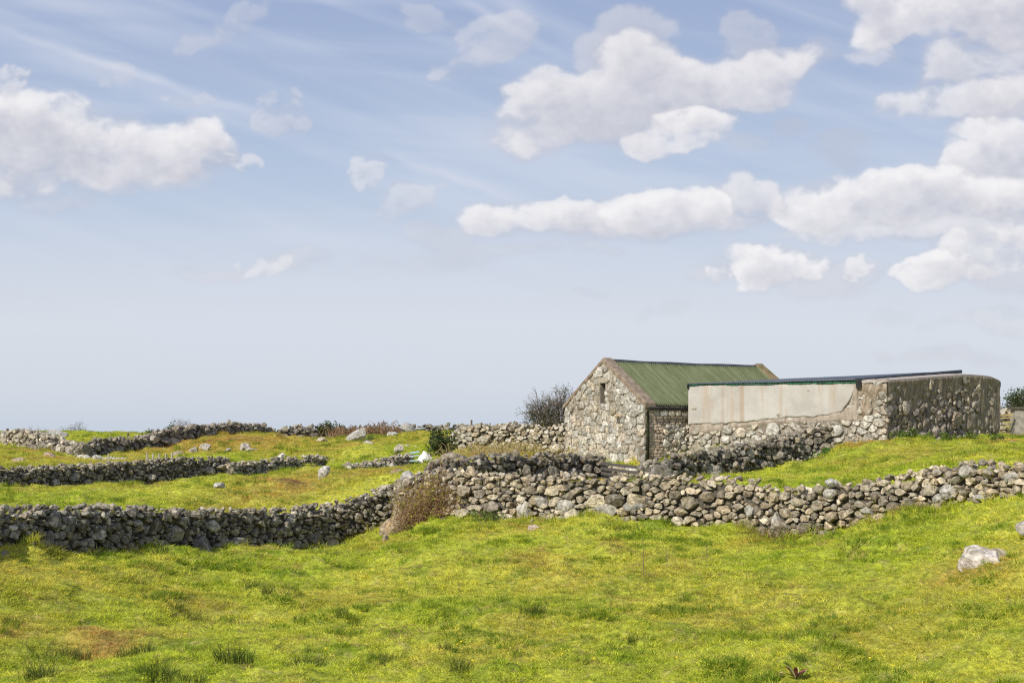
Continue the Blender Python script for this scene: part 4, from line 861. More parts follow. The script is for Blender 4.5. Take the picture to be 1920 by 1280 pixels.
for k,(px,h,lb) in enumerate([(603,1.0,'small dark shrub on the skyline wall, left of the bigger round one'),(619,1.5,'round dark evergreen shrub standing on the skyline wall'),(627,1.0,'low dark shrub hugging the right of the round evergreen one')]): mound_bush('shrub',(X(px,D),D-.3,Z(812,D)),.45+.1*k,.4,h*.55,380,.07,'dark_leaf',lb,'shrub',240+k,group=GS)
def twigpatch(name,pts,h,n,label,cat,seed,mat='red_stem',leaf=None,lsz=.025,thick=.006,arch=.6,group=None,leafn=3,wid=.4):
    """arching bramble stems rooted along a line of points (x,y)"""
    g=np.random.default_rng(seed); pts=np.array(pts,float); c0=pts.mean(0); e=empty(name,(c0[0],c0[1],g1(*c0)),label,cat,group); st=MB(); lf=MB()
    for k in range(n):
        u=g.uniform(0,len(pts)-1.001); i=int(u); b=pts[i]*(1-u+i)+pts[i+1]*(u-i)+g.normal(0,wid,2); z=g1(b[0],b[1]); a=g.uniform(0,6.28); L_=h*g.uniform(.6,1.5)*arch; H=h*g.uniform(.45,1.1)
        dx,dy=math.cos(a)*L_,math.sin(a)*L_*.6; P0=np.array([b[0],b[1],z-.05]); P1=P0+[dx*.25,dy*.25,H*.75]; P2=P0+[dx*.65,dy*.65,H]; P3=P0+[dx,dy,H*g.uniform(.3,.8)]
        t=g.uniform(.6,1.3); st.tube([P0,P1,P2,P3],[thick,thick,thick*.8,thick*.5],3,(t,t,t))
        if leaf:
            for _ in range(leafn):
                w=g.random(); q=(P1*(1-w)+P2*w) if g.random()<.5 else (P2*(1-w)+P3*w); t=g.uniform(.6,1.4); quadleaf(lf,q+g.normal(0,.03,3),g.normal(size=3)+[0,-.4,.6],lsz*g.uniform(.6,1.3),.7,(t,t,t),g)
    st.build('stems',M[mat],e)
    if leaf: lf.build('leaves',M[leaf],e)
    return e
# big bramble over the corner of the foreground walls
g=np.random.default_rng(300); bc=np.array([X(812,37.9),37.9]); e=empty('bramble_bush',(bc[0],bc[1],g1(*bc)),'tangled red-brown bramble with yellowish new leaves spilling over the foreground wall','bramble'); st=MB(); lf=MB(); z0=g1(*bc)
for k in range(1050):
    f_=g.uniform(-1,1); px=832+f_*64; Dd=38.1-.35*(f_)-g.uniform(-.35,.6); b=np.array([X(px,Dd),Dd]); zb=g1(*b); H=(2.05-.55*abs(f_)**3+.3*math.sin(f_*5+1))*g.uniform(.15,1.)*max(.4,1-max(38.2-Dd,0)*.35)
    a=g.uniform(-.5,.5)+(math.pi if g.random()<.5 else 0); L_=g.uniform(.3,.9); dx=math.cos(a)*L_; dy=math.sin(a)*L_*.5-.15
    P0=np.array([*b,zb+H*g.uniform(0,.5)]); P1=P0+[dx*.3,dy*.3,H*.3]; P2=P0+[dx*.7,dy*.7,H*.38]; P3=P0+[dx,dy,H*g.uniform(-.3,.3)]
    t=g.uniform(.5,1.35); st.tube([P0,P1,P2,P3],[.007,.0065,.006,.004],3,(t,t,t))
    for _ in range(4):
        if P2[2]-zb>.62 or g.random()<.2:
            w=g.random(); q=P1*(1-w)+P2*w if g.random()<.5 else P2*(1-w)+P3*w; t=g.uniform(.55,1.4); quadleaf(lf,q+g.normal(0,.04,3),g.normal(size=3)+[0,-.4,.6],.036*g.uniform(.6,1.4),.75,(t,t,t),g)
st.build('stems',M['red_stem'],e); lf.build('leaves',M['bramble_leaf'],e)
twigpatch('bramble_patch',[[X(880,49),49],[X(940,50),50],[X(1030,50),50]],.55,420,'brown dead bracken and bramble on the bank below the cream wall','bramble',310,'straw','bramble_leaf',.03,.008,.8,wid=.9)
twigpatch('scrub_patch',[[X(640,95.),95.],[X(680,95.5),95.5],[X(725,96.5),96.5]],1.0,420,'low brown scrub in front of the skyline wall above the slanting slab','scrub',311,'red_stem','dark_leaf',.05,.018,.7,wid=.7)
twigpatch('bramble_patch',[[X(1380,32.9),32.5],[X(1440,32),31.9],[X(1520,31.4),31.2]],.32,110,'green and brown bramble shoots at the foot of the sunlit wall by its dip','bramble',312,'red_stem','green_leaf',.022,.004,.8,wid=.15)
twigpatch('bramble_patch',[[X(905,36.4),36.3],[X(940,36.0),35.9]],.3,90,'dark green nettly growth at the foot of the sunlit wall right of the bramble bush','bramble',313,'bark','green_leaf',.03,.004,.8,wid=.2,leafn=6)
twigpatch('bramble_patch',[[X(1600,30.4),30.3],[X(1740,28.8),28.6]],.25,70,'sparse bramble runners at the foot of the right hand end of the sunlit wall','bramble',314,'red_stem','bramble_leaf',.02,.004,.8,wid=.12)
for k,(px,D,r,lb) in enumerate([(690,88,.55,'bright green fern clump beside the slanting slab'),(1695,46.2,.36,'bright green bush at the front corner of the shed'),(1872,50.2,.36,'round green bush below the far end of the shed'),(1545,47.2,.3,'green weeds in the dark hollow by the short mossy wall'),(790,68,.25,'green moss cushion under the whitewashed gate pier'),(1735,48.4,.30,'low green weeds at the base of the shed end wall, nearest the bright green bush'),(1775,49.6,.36,'wide green weeds at the base of the shed end wall, below its middle'),(1822,51,.34,'green weeds at the base of the shed end wall, left of the round green bush'),(1480,46.6,.25,'small green weeds at the upper end of the dark climbing wall')]):
    x=X(px,D); mound_bush('leafy_clump',(x,D,g1(x,D)-.05),r,r,r*1.0,520,.04,'green_leaf' if k!=3 else 'fern_green',lb,'plant',320+k,group='green leafy clumps',twigs=15)
# rushes
def bladeclump(g,n,H,spread,w,lean=.35,seg=3,tip=.12):
    V=[];Fc=[];T=[];k=0
    for _ in range(n):
        a=g.uniform(0,6.28); r=spread*math.sqrt(g.random()); b=np.array([math.cos(a)*r,math.sin(a)*r,-.02]); h=H*g.uniform(.55,1.15); la=g.uniform(0,6.28); ln=np.array([math.cos(la),math.sin(la),0])*lean*h*g.uniform(.2,1.2)+np.array([b[0],b[1],0])*.5
        fa=g.uniform(0,3.14); wv=np.array([math.cos(fa),math.sin(fa),0])*w*.5*g.uniform(.7,1.3); t=g.uniform(.55,1.4); 
        for s_ in range(seg+1):
            u=s_/seg; c=b+np.array([0,0,h*u*(1-.15*u)])+ln*u*u; ww=wv*(1-u*(1-tip)); V+= [c-ww,c+ww]; T+=[(t,t,t)]*2
        for s_ in range(seg): Fc.append([k+2*s_,k+2*s_+1,k+2*s_+3,k+2*s_+2])
        k+=2*(seg+1)
    return np.array(V),np.array(Fc),np.array(T)
g=np.random.default_rng(400); protos=[]
for k in range(3):
    V_,Fc,T=bladeclump(g,90,.40,.20,.012,.35,3); o=mesh_obj('rush_clump',V_,Fc,M['rush'],origin=(0,0,0),tone=T); protos.append(o)
RP=[(95,1232,19.2,1.),(125,1205,20.2,.9),(150,1205,20.,.9),(60,1275,18.2,1.),(85,1268,18.3,1.),(290,1270,18.3,1.15),(330,1276,18.1,1.1),(365,1278,18.,.9),(235,1205,20.,.9),(270,1200,20.2,.9),(430,1245,19,1.),(455,1240,19.1,.9),(575,1205,20.1,1.),(600,1215,19.9,.8),(302,1052,29.5,1.),(870,1248,19,.8),(990,1140,22.8,.95),(1010,1142,22.8,.8),(640,1130,23.6,.8),(660,1135,23.4,.7),(1280,1100,24.6,.7),(500,1070,27,.9),(470,1068,27.4,.8),(540,1070,27,.8),(360,1118,24,.9),(330,1110,24.5,.8),(860,1272,18.2,.8),(1190,1185,21,.7),(730,1215,19.8,.7),(700,1100,25,.8),(20,1168,21.6,.6),(1400,1155,22,.5),(1500,1240,18.9,.5),(1650,1100,22.2,.4),(835,1215,19.8,.6),(560,870,54,.4)][:-1]
for k,(px,py,D,s_) in enumerate(RP):
    src=protos[k%3]; o=src if k<3 else src.copy()
    if k>=3: COL.objects.link(o)
    x=X(px,D); o.location=(x,D,g1(x,D)-.02); s_*=.85; o.scale=(s_*1.25,s_,s_); o.rotation_euler=(0,0,g.uniform(0,6))
    tag(o,'clump of upright dark green rushes growing in the foreground meadow','rushes','rush clumps in the foreground meadow')
# reddish dock plant at the bottom edge
def docks(px,D,label,seed,s_=1.,name='dock_plant'):
    g=np.random.default_rng(seed); x=X(px,D); c=np.array([x,D,g1(x,D)]); e=empty(name,c,label,'plant')
    for k in range(12):
        a=g.uniform(0,6.28); l=g.uniform(.16,.30)*s_; w=l*.2; d=np.array([math.cos(a),math.sin(a)*.7,0]); sd=np.array([-d[1],d[0],0]); el=g.uniform(.5,1.5); V=[];
        for u in np.linspace(0,1,6):
            cc=c+d*l*.6*u+np.array([0,0,l*el*.8*u*(1-.35*u)+.02]); ww=w*math.sin(math.pi*min(u*.93+.06,1))**.8*.9; V+=[cc-sd*ww+[0,0,ww*.3],cc,cc+sd*ww+[0,0,ww*.3]]
        Fc=[[i*3+j,i*3+j+1,(i+1)*3+j+1,(i+1)*3+j] for i in range(5) for j in(0,1)]
        mesh_obj('leaf',V,Fc,M[('dock_red','green_leaf','dock_pale')[k%3]],e,tone=np.ones((len(V),3)))
plain('dock_red',(.10,.03,.02),(.24,.07,.04),9,.6); plain('dock_pale',(.35,.36,.15),(.55,.55,.30),9,.6)
docks(1492,18.45,'dock plant with dark red and pale leaves at the bottom edge, right of centre',501,1.2)
docks(1462,18.5,'low reddish dock plant just left of the taller one at the bottom edge',502,.55)
docks(555,24.2,'small green dock in the meadow left of centre',503,.4)
# dead stalks
for k,(px,py,D,H,lb) in enumerate([(1206,1065,27.5,.85,'tallest thin dead stalk standing in the grass below the sunlit wall'),(1250,1052,28,.5,'thin dead stalk right of the tallest one'),(1325,1052,28,.5,'thin dead stalk left of the dark tussock below the wall dip'),(860,1075,26.5,.35,'short thin dead stalk in the meadow below the bramble')]):
    x=X(px,D); z=g1(x,D); mb=MB(); mb.tube([[x,D,z-.05],[x+.01,D,z+H*.5],[x-.015,D,z+H]],[.007,.006,.003],4); 
    for q in range(4): a=random.uniform(0,6.28); zz=z+H*(.5+.12*q); mb.tube([[x,D,zz],[x+.06*math.cos(a),D+.06*math.sin(a),zz+.06]],[.003,.002],3)
    tag(mb.build('dead_stalk',M['bark']),lb,'stalk')
for k,(px,D) in enumerate([(726,21.5),(745,21.5),(690,21.8)]):
    x=X(px,D); z=g1(x,D); mb=MB(); mb.tube([[x,D,z],[x+.1,D,z+.2],[x+.28,D,z+.24],[x+.48,D,z+.02]],[.006]*4,4); tag(mb.build('bramble_runner',M['red_stem']),'arched bare bramble runner looping out of the meadow grass','bramble','arched bramble runners in the meadow')

# ================================================================== GRASS (stuff)
segs=[]
for p_,th in WALLPATHS:
    for i in range(0,len(p_.c)): segs.append((p_.c[i,0],p_.c[i,1],th/2+.02))
segs=np.array(segs)
def inpoly(x,y,poly):
    c=np.zeros(len(x),bool); n=len(poly); j=n-1
    for i in range(n):
        xi,yi=poly[i][:2]; xj,yj=poly[j][:2]; c^=((yi>y)!=(yj>y))&(x<(xj-xi)*(y-yi)/(yj-yi+1e-12)+xi); j=i
    return c
BP=[cL,cR,cR2,cL2]; SP=[SA,SB,SC,Cb,Fb]
def scatter(n,dens,g,d0,d1):
    D=np.linspace(d0,d1,400); wgt=dens(D)*(D*.84+5); cdf=np.cumsum(wgt); tot=int(cdf[-1]*(d1-d0)/400); cdf/=cdf[-1]
    y=np.interp(g.random(tot),cdf,D); x=g.uniform(-1,1,tot)*(.42*y+2.5)
    keep=np.ones(tot,bool)
    for i in range(0,tot,4000):
        d=np.hypot(x[i:i+4000,None]-segs[None,:,0],y[i:i+4000,None]-segs[None,:,1])-segs[None,:,2]; keep[i:i+4000]=d.min(1)>0
    keep&=~inpoly(x,y,BP)&~inpoly(x,y,SP); return x[keep],y[keep]
def inst_obj(name,x,y,z,scale,src,label,extra=None):
    me=bpy.data.meshes.new(name); me.vertices.add(len(x)); me.vertices.foreach_set('co',np.stack([x,y,z],1).astype(np.float32).ravel())
    for nm,v in(('dry',dryf(x,y)),('sc',scale),('rz',np.random.default_rng(1).uniform(0,6.28,len(x)))):
        a=me.attributes.new(nm,'FLOAT','POINT'); a.data.foreach_set('value',np.asarray(v,np.float32))
    o=bpy.data.objects.new(name,me); COL.objects.link(o)
    ng=bpy.data.node_groups.new(name,'GeometryNodeTree'); ng.interface.new_socket('Geometry',in_out='INPUT',socket_type='NodeSocketGeometry'); ng.interface.new_socket('Geometry',in_out='OUTPUT',socket_type='NodeSocketGeometry')
    N=ng.nodes; L_=ng.links; gi=N.new('NodeGroupInput'); go_=N.new('NodeGroupOutput'); mp=N.new('GeometryNodeMeshToPoints'); ip=N.new('GeometryNodeInstanceOnPoints'); oi=N.new('GeometryNodeObjectInfo'); oi.inputs['Object'].default_value=src; oi.inputs['As Instance'].default_value=True
    def at(nm):
        q=N.new('GeometryNodeInputNamedAttribute'); q.data_type='FLOAT'; q.inputs['Name'].default_value=nm; return q.outputs['Attribute']
    cx=N.new('ShaderNodeCombineXYZ'); L_.new(at('rz'),cx.inputs[2])
    L_.new(gi.outputs[0],mp.inputs[0]); L_.new(mp.outputs[0],ip.inputs['Points']); L_.new(oi.outputs['Geometry'],ip.inputs['Instance']); L_.new(cx.outputs[0],ip.inputs['Rotation']); L_.new(at('sc'),ip.inputs['Scale']); L_.new(ip.outputs[0],go_.inputs[0])
    md=o.modifiers.new('scatter','NODES'); md.node_group=ng; return tag(o,label,'grass',kind='stuff')
g=np.random.default_rng(600)
def src_mesh(name,V,Fc,T,mat):
    o=mesh_obj(name,V,Fc,M[mat],origin=(0,0,0),tone=T); COL.objects.unlink(o); return o
def lawn(name,n,H,spread,w,lean,dens,label,seed,d0=15.5,d1=128,grow=.45,hmod=True,mask=None,mat='grass'):
    g=np.random.default_rng(seed); V_,Fc,T=bladeclump(g,n,H,spread,w,lean,2,.15); s_=src_mesh(name+'_tuft',V_,Fc,T,mat); x,y=scatter(0,dens,g,d0,d1)
    if mask is not None: k=mask(x,y,g); x,y=x[k],y[k]
    z=ground(x,y); sc_=(np.maximum(y,20)/22)**grow*g.uniform(.7,1.3,len(x))*(1+.45*fbm(x/1.6,y/1.6,44,3)); return inst_obj(name,x,y,z,sc_,s_,label)
lawn('grass',30,.055,.15,.012,.9,lambda D:50*(22/np.maximum(D,20))**1.0,'short yellow-green pasture grass covering all the fields',601)
lawn('grass',26,.075,.10,.012,1.1,lambda D:26*(22/np.maximum(D,20))**1.0,'short yellow-green pasture grass covering all the fields',602)
lawn('grass',34,.115,.11,.011,.75,lambda D:40*(22/np.maximum(D,20))**1.2,'taller tufts of green grass between the short pasture',603,mask=lambda x,y,g:(fbm(x/.75,y/.6,71,3)+.25*fbm(x/6,y/6,72,2)+.05*g.normal(size=len(x)))>.31,mat='tussock')
lawn('grass',14,.11,.10,.009,.8,lambda D:12*(22/np.maximum(D,20))**1.,'thin straw coloured dead grass mixed through the pasture',605,mask=lambda x,y,g:(fbm(x/1.6,y/1.4,91,4)+.12*g.normal(size=len(x)))>.12,mat='dry_grass')
# long grass along wall feet
def nearwall(x,y,g):
    o=np.zeros(len(x),bool)
    for i in range(0,len(x),4000):
        d=np.hypot(x[i:i+4000,None]-segs[None,:,0],y[i:i+4000,None]-segs[None,:,1])-segs[None,:,2]; o[i:i+4000]=d.min(1)<.35
    return o&(fbm(x/.9,y/.9,55,3)+.15*g.normal(size=len(x))>.0)
lawn('grass',30,.20,.13,.011,.6,lambda D:26*(22/np.maximum(D,20))**.9,'longer grass growing against the feet of the stone walls',604,d0=24,d1=110,mask=nearwall)
# dandelions
V_,Fc=ico(1); V_=V_*np.array([.022,.022,.012])+[0,0,.10]; m_,t_=new_mat('dandelion_yellow'); finish(t_,(.75,.55,.02),.7); M['dandelion']=m_
fl_=src_mesh('dandelion_head',V_,Fc,np.ones(V_.shape),'dandelion'); x=g.uniform(-1,1,110); y=g.uniform(18,36,110); x=x*.42*y; kk=(fbm(x/2.5,y/2.5,88,2)>.05)&(np.hypot(x[:,None]-segs[None,:,0],y[:,None]-segs[None,:,1]).min(1)>.7); x,y=x[kk],y[kk]
o=inst_obj('dandelions',x,y,ground(x,y),g.uniform(.7,1.2,len(x)),fl_,'tiny yellow dandelion heads dotted through the pasture'); o['category']='flowers'

# ================================================================== SUN, SKY, CAMERA
SUNV=np.array([-.62,-.785]); SUNV/=np.linalg.norm(SUNV); EL=R(38)
sd=np.array([SUNV[0]*math.cos(EL),SUNV[1]*math.cos(EL),math.sin(EL)])
ld_=bpy.data.lights.new('sun','SUN'); ld_.energy=5.0; ld_.angle=R(.5); ld_.color=(1.,.94,.82); so=bpy.data.objects.new('sun',ld_); COL.objects.link(so); so.rotation_euler=Vector((-sd).tolist()).to_track_quat('-Z','Y').to_euler(); so.location=(-30,-30,40)
w=bpy.data.worlds.new('World'); sc.world=w; w.use_nodes=True; w.node_tree.nodes.clear(); t=NT(w.node_tree)
sky=t.node('ShaderNodeTexSky',sky_type='NISHITA'); sky.sun_disc=False; sky.sun_elevation=EL; sky.sun_rotation=math.atan2(SUNV[0],SUNV[1]); sky.air_density=1.; sky.dust_density=1.; sky.ozone_density=1.5
tc=t.node('ShaderNodeTexCoord').outputs['Generated']; sx=t.node('ShaderNodeSeparateXYZ'); t.L.new(tc,sx.inputs[0])
# ---- cloud layer computed on a grid of directions (azimuth x elevation, measured in 1/2400 rad)
def lin(v): v=np.asarray(v,float)/255.; return ((v+.055)/1.055)**2.4
# clouds back to front: (opacity, brightness, [lobes: azimuth, elevation, radii, amount, tilt])
CG=[(.55,.55,[(1195,50,62,48,.9,0),(1170,100,70,50,.9,0)]),(.5,.45,[(1405,85,55,50,.9,0),(1440,120,60,40,.8,0)]),
(.98,1.,[(-60,275,190,88,1.1,0),(60,245,100,60,1.1,0),(130,265,120,66,1.15,0),(225,285,130,60,1.1,.05),(330,288,100,52,1.1,-.1),(380,266,55,48,1.05,0)]),(.6,.8,[(460,302,34,18,1.,0)]),(.40,.45,[(150,345,260,22,.9,0),(60,372,120,16,.6,0)]),
(.98,.85,[(1130,205,110,62,1.0,0),(1200,140,80,62,1.0,.3),(1300,165,110,46,.95,.1),(1420,135,100,38,.9,-.15),(1520,110,60,24,.9,-.2),(1280,215,110,40,.85,0),(1400,175,90,24,.7,0),(985,215,80,46,1.05,-.2),(1055,175,85,46,1.1,-.25),(1000,255,70,38,1.,0),(1110,220,80,50,.9,0)]),
(.95,1.,[(1285,245,80,32,1.1,-.15),(1225,275,50,24,.95,0),(1340,228,40,24,.9,0)]),(.4,.3,[(1400,262,55,14,.8,.1),(1160,265,80,22,.6,0)]),
(.9,.72,[(1880,120,130,46,.95,.1),(1800,150,70,50,.85,0),(1780,120,40,30,.85,0),(1900,190,110,60,.9,0)]),(.9,.85,[(1790,195,100,30,1.,.1),(1715,200,55,32,.95,.2),(1890,190,70,34,1.,0)]),
(.99,.95,[(1790,5,190,60,1.2,.1),(1665,50,65,36,1.0,-.4),(1920,20,140,70,1.3,0)]),(.55,.7,[(1640,100,50,24,.8,0)]),
(.97,.95,[(1880,290,95,48,1.15,.1),(1910,350,110,50,1.05,0)]),
(.9,.8,[(1740,425,220,24,.95,-.05),(1900,430,120,36,.95,0)]),(.95,.9,[(1850,475,95,40,1.0,-.2),(1910,440,70,40,.9,0)]),(.95,1.,[(1740,518,54,22,1.05,0),(1790,505,60,26,.8,0)]),(.5,.4,[(1860,520,110,20,.8,0)]),
(.99,1.,[(1640,375,140,44,1.2,-.05),(1550,392,80,42,1.1,0),(1760,365,130,48,1.15,0),(1700,340,80,30,1.05,-.1)]),
(.85,.8,[(1395,382,65,44,1.05,0),(1365,415,55,26,.8,0)]),(.96,.95,[(1030,408,125,24,1.05,.06),(1130,420,90,26,.95,0),(925,418,50,18,.85,0)]),(.98,1.,[(1235,402,105,36,1.15,-.05),(1300,400,60,34,1.,0)]),(.4,.3,[(1200,440,140,14,.8,0)]),
(.5,.45,[(1560,520,100,26,.9,-.1),(1335,512,45,20,.8,0)]),(.8,.9,[(1605,497,40,20,.95,-.1)]),(.98,1.,[(1405,502,72,34,1.15,0),(1480,492,58,30,1.15,0)]),
(.42,.45,[(570,488,65,18,.85,-.1),(330,512,95,16,.8,0),(430,515,70,13,.8,0)]),(.5,.9,[(490,500,60,18,1.,-.2)]),(.5,.65,[(765,370,65,26,1.,-.1),(715,382,30,15,.8,0)]),(.55,.8,[(690,322,28,28,1.05,0)]),(.45,.6,[(535,205,38,38,1.05,0)]),
(.42,.4,[(820,435,60,26,.9,0),(790,488,110,15,.85,0),(880,470,70,14,.8,0)]),(.38,.35,[(1000,462,65,10,.9,.05),(1100,466,65,10,.9,.05)]),(.32,.6,[(195,145,45,14,.8,-.2),(350,180,45,14,.8,0)]),
(.45,.5,[(1885,600,65,26,1.,0),(1790,603,65,12,.7,-.2)]),(.5,.3,[(1785,670,100,11,1.,0)]),(.3,.3,[(1250,580,50,16,.9,-.5),(1100,553,34,8,.9,0),(1670,600,36,14,.9,0)]),(.4,.3,[(1652,665,14,12,1.,0)]),
(.65,.8,[(12,147,40,26,1.1,0)]),(.5,.7,[(930,72,75,42,1.05,-.4),(870,112,55,22,.8,-.3)]),(.35,.6,[(450,38,60,24,1.,-.5),(370,75,45,15,.9,-.4),(790,40,65,22,.95,.2)]),(.38,.15,[(1590,275,65,38,.95,0),(1480,232,30,22,.8,0)]),
(.9,.9,[(-300,150,150,50,.9,0),(-350,420,160,36,.9,0)]),(.95,.9,[(2150,120,160,90,1.1,0),(2160,420,150,50,1.,0)]),(.9,.9,[(700,-150,220,60,.9,0),(1700,-150,250,50,1.1,0),(1200,-160,120,40,.8,0)])]
def cloud_field(Xp,Yp,blobs):
    wx=34*fbm(Xp/120,Yp/80,201,3)+13*fbm(Xp/32,Yp/26,202,4); wy=24*fbm(Xp/120,Yp/80,203,3)+10*fbm(Xp/30,Yp/24,204,4)
    A=Xp+wx; E=Yp+wy; f=np.zeros_like(Xp)
    for px,py,rx,ry,sg,rt in blobs:
        rx*=1.08; ry*=1.12
        c_,s_=math.cos(rt),math.sin(rt); dx=A-px; dy=E-py; m=(np.abs(dx)<2.2*max(rx,ry))&(np.abs(dy)<2.2*max(rx,ry))
        u=(dx[m]*c_+dy[m]*s_)/rx; v=(-dx[m]*s_+dy[m]*c_)/ry; v=np.where(v>0,v*1.12,v)
        b=sg*np.clip(1-.60*(u*u+v*v),0,1); o=f[m]; f[m]=np.maximum(o,b)+.18*np.minimum(o,b)
    return f
def billow(x,y,s,o=5):
    t=0; w=.5
    for k in range(o): t=t+w*(1-2*np.abs(2*vnoise(x*2.1**k+k*3.7,y*2.1**k+k*8.1,s+k)-1)); w*=.52
    return t
def clouds(Xp,Yp,blobs,step,seed=0,op=1.):
    f=cloud_field(Xp,Yp,blobs); kk=min(1.,max(.30,max(b[2] for b in blobs)/95.)); Xn,Yn=Xp/kk,Yp/kk
    q1=fbm(Xp/70,Yp/60,271+seed,4); q2=fbm(Xp/60,Yp/55,281+seed,4); n=fbm(Xn/95+seed*3.3+.55*q1,Yn/58+.55*q2,211,9); bl=billow(Xn/46+.5*q2,Yn/38+seed*5.1+.5*q1,231,5)
    so=max(0,.85-op); d=(1.05-.62*so)*f-.20+.1*so+(1.35+.2*so+.5*(1-kk))*n+.20*bl*np.clip(1.2-.4*f,0,1); d=d*np.clip(f/.34,0,1); d=np.clip(d,0,1.25)
    ws=1.0*f-.05+1.4*fbm(Xn/120+.6*q1,Yn/44+.6*q2,251+seed,8); ws=np.clip(ws,0,1)*np.clip(f/.25,0,1)
    L=np.zeros_like(d); cum=0; dp=np.pad(d,96)
    for k,dist in enumerate((3,7,13,22,34,50,72)):
        sx=int(round(-.55*dist/step)); sy=int(round(-.84*dist/step)); sh=dp[96+sy:96+sy+d.shape[0],96+sx:96+sx+d.shape[1]]; L+=sh*(dist-cum); cum=dist
    lit=.10+.90*np.exp(-L/70.)
    al=(1-np.exp(-3.3*d**1.25-ws*.6))*(.84+.16*lit)*np.clip(f/.12,0,1); core=np.clip(d/.5,0,1)
    r_=max(1,int(6*kk/step))
    def bl1(z,ax):
        q=np.cumsum(np.pad(z,[(r_+1,r_) if i==ax else (0,0) for i in (0,1)],mode='edge'),ax); w_=2*r_+1
        return (q[w_:]-q[:-w_])/w_ if ax==0 else (q[:,w_:]-q[:,:-w_])/w_
    al2=bl1(bl1(bl1(bl1(al,0),1),0),1); al=.5*al*np.clip(al2*2.2,0,1)+.5*al2
    hf=fbm(Xp/26,Yp/20,261,5)
    g_=lit*(.30+.70*core)+(.13*bl+.20*hf+.16*n)*np.clip(d*1.6,0,1)
    return al,np.clip(g_,0,1)
def sky_base(Xp,Yp):
    e=(800-Yp)/F
    st=[(-.1,(200,210,224)),(0.,(203,213,227)),(.035,(212,219,230)),(.08,(218,223,233)),(.125,(208,216,230)),(.18,(189,204,226)),(.25,(172,190,219)),(.32,(163,180,213)),(.45,(140,160,205)),(1.6,(110,135,190))]
    c=np.stack([np.interp(e,[s[0] for s in st],[lin(s[1][k]) for s in st]) for k in range(3)],-1)
    # high cirrus: long streaks running down to the right
    u=Xp*.94+Yp*.33; v=-Xp*.33+Yp*.94
    c1=fbm(u/620,v/34,301,6); c2=fbm((Xp+Yp*.1)/700,(Yp-Xp*.06)/46,321,6); c3=fbm(Xp/500,Yp/260,341,3)
    ci=np.clip(.30+1.0*c1+.55*c3,0,1)*.50+np.clip(.22+1.1*c2+.6*c3,0,1)*.5
    fade=np.clip(e/.06,0.,1); ci=np.clip(ci,0,1)*fade
    c=c+(lin(np.array([216,222,236]))-c)*(ci*.60)[...,None]
    def streak(c,p1,p2,w,a,seed):
        d=math.hypot(p2[0]-p1[0],p2[1]-p1[1]); ux,uy=(p2[0]-p1[0])/d,(p2[1]-p1[1])/d; al=(Xp-p1[0])*ux+(Yp-p1[1])*uy; ac=np.abs(-(Xp-p1[0])*uy+(Yp-p1[1])*ux+7*fbm(Xp/60,Yp/60,seed,4))
        m=np.exp(-(ac/w)**2)*np.clip(al/140,0,1)*np.clip((d-al)/200,0,1)*np.clip(.6+.9*fbm(Xp/90,Yp/90,seed+5,4),0,1); return c+(lin(np.array([222,226,238]))-c)*(m*a)[...,None]
    for p1,p2,w,a,s_ in(((-40,40),(560,240),9,.75,401),((0,90),(520,230),22,.35,402),((800,-40),(1090,125),10,.6,403),((840,-60),(1140,120),22,.35,404),((640,260),(1040,400),9,.55,405),((380,380),(700,470),12,.3,406),((1330,265),(1560,350),8,.4,407)): c=streak(c,p1,p2,w,a,s_)
    return c
def sky_image(x0,x1,y0,y1,step,groups=CG):
    xs=np.arange(x0,x1,step)+0.; ys=np.arange(y0,y1,step)+0.; XX,YY=np.meshgrid(xs,ys); c=sky_base(XX,YY); white=lin(np.array([250,247,247]))
    for gi_,(op,br,bl) in enumerate(groups):
        mx=1.9; a0=min(b[0]-b[2]*mx for b in bl)-70; a1=max(b[0]+b[2]*mx for b in bl)+70; e0=min(b[1]-max(b[3]*mx,b[2]*abs(math.sin(b[5]))*mx) for b in bl)-60; e1=max(b[1]+max(b[3]*mx,b[2]*abs(math.sin(b[5]))*mx) for b in bl)+60
        i0,i1=np.searchsorted(xs,[a0,a1]); j0,j1=np.searchsorted(ys,[e0,e1])
        if i1-i0<4 or j1-j0<4: continue
        Xp=XX[j0:j1,i0:i1]; Yp=YY[j0:j1,i0:i1]; al,g_=clouds(Xp,Yp,bl,step,gi_,op)
        e=np.clip((800-Yp)/F/.2,0,1)[...,None]; dark=lin(np.array([181,182,197]))+(lin(np.array([188,193,208]))-lin(np.array([181,182,197])))*(1-e)*.7
        cc=dark+(white-dark)*(g_*br)[...,None]; s_=c[j0:j1,i0:i1]; c[j0:j1,i0:i1]=s_+(cc-s_)*(al*op)[...,None]
    return c

def sky_all(w,h):
    """the whole sphere of sky, coarse; row 0 is straight down"""
    az,el=np.meshgrid((np.arange(w)+.5)/w*2*np.pi-np.pi,(np.arange(h)+.5)/h*np.pi-np.pi/2); e=np.clip(el,-.1,1.5)
    st=[(-.1,(200,210,224)),(0.,(203,213,227)),(.08,(214,220,231)),(.18,(189,204,226)),(.32,(163,180,213)),(.6,(130,152,200)),(1.6,(105,130,190))]
    c=np.stack([np.interp(e,[s[0] for s in st],[lin(s[1][k]) for s in st]) for k in range(3)],-1)
    q=1/np.maximum(np.sin(np.clip(el,.07,1.6)),.07); x=np.sin(az)*np.cos(el)*q; y=np.cos(az)*np.cos(el)*q
    al=np.clip((fbm(x*1.1,y*1.1,501,6)-.02)*3.2,0,1)*np.clip((el-.03)/.1,0,1)*np.clip(2.2-al_fade(el),0,1)
    return c+(lin(np.array([226,225,230]))-c)*(al*.85)[...,None]
def al_fade(el): return el*0+1.2
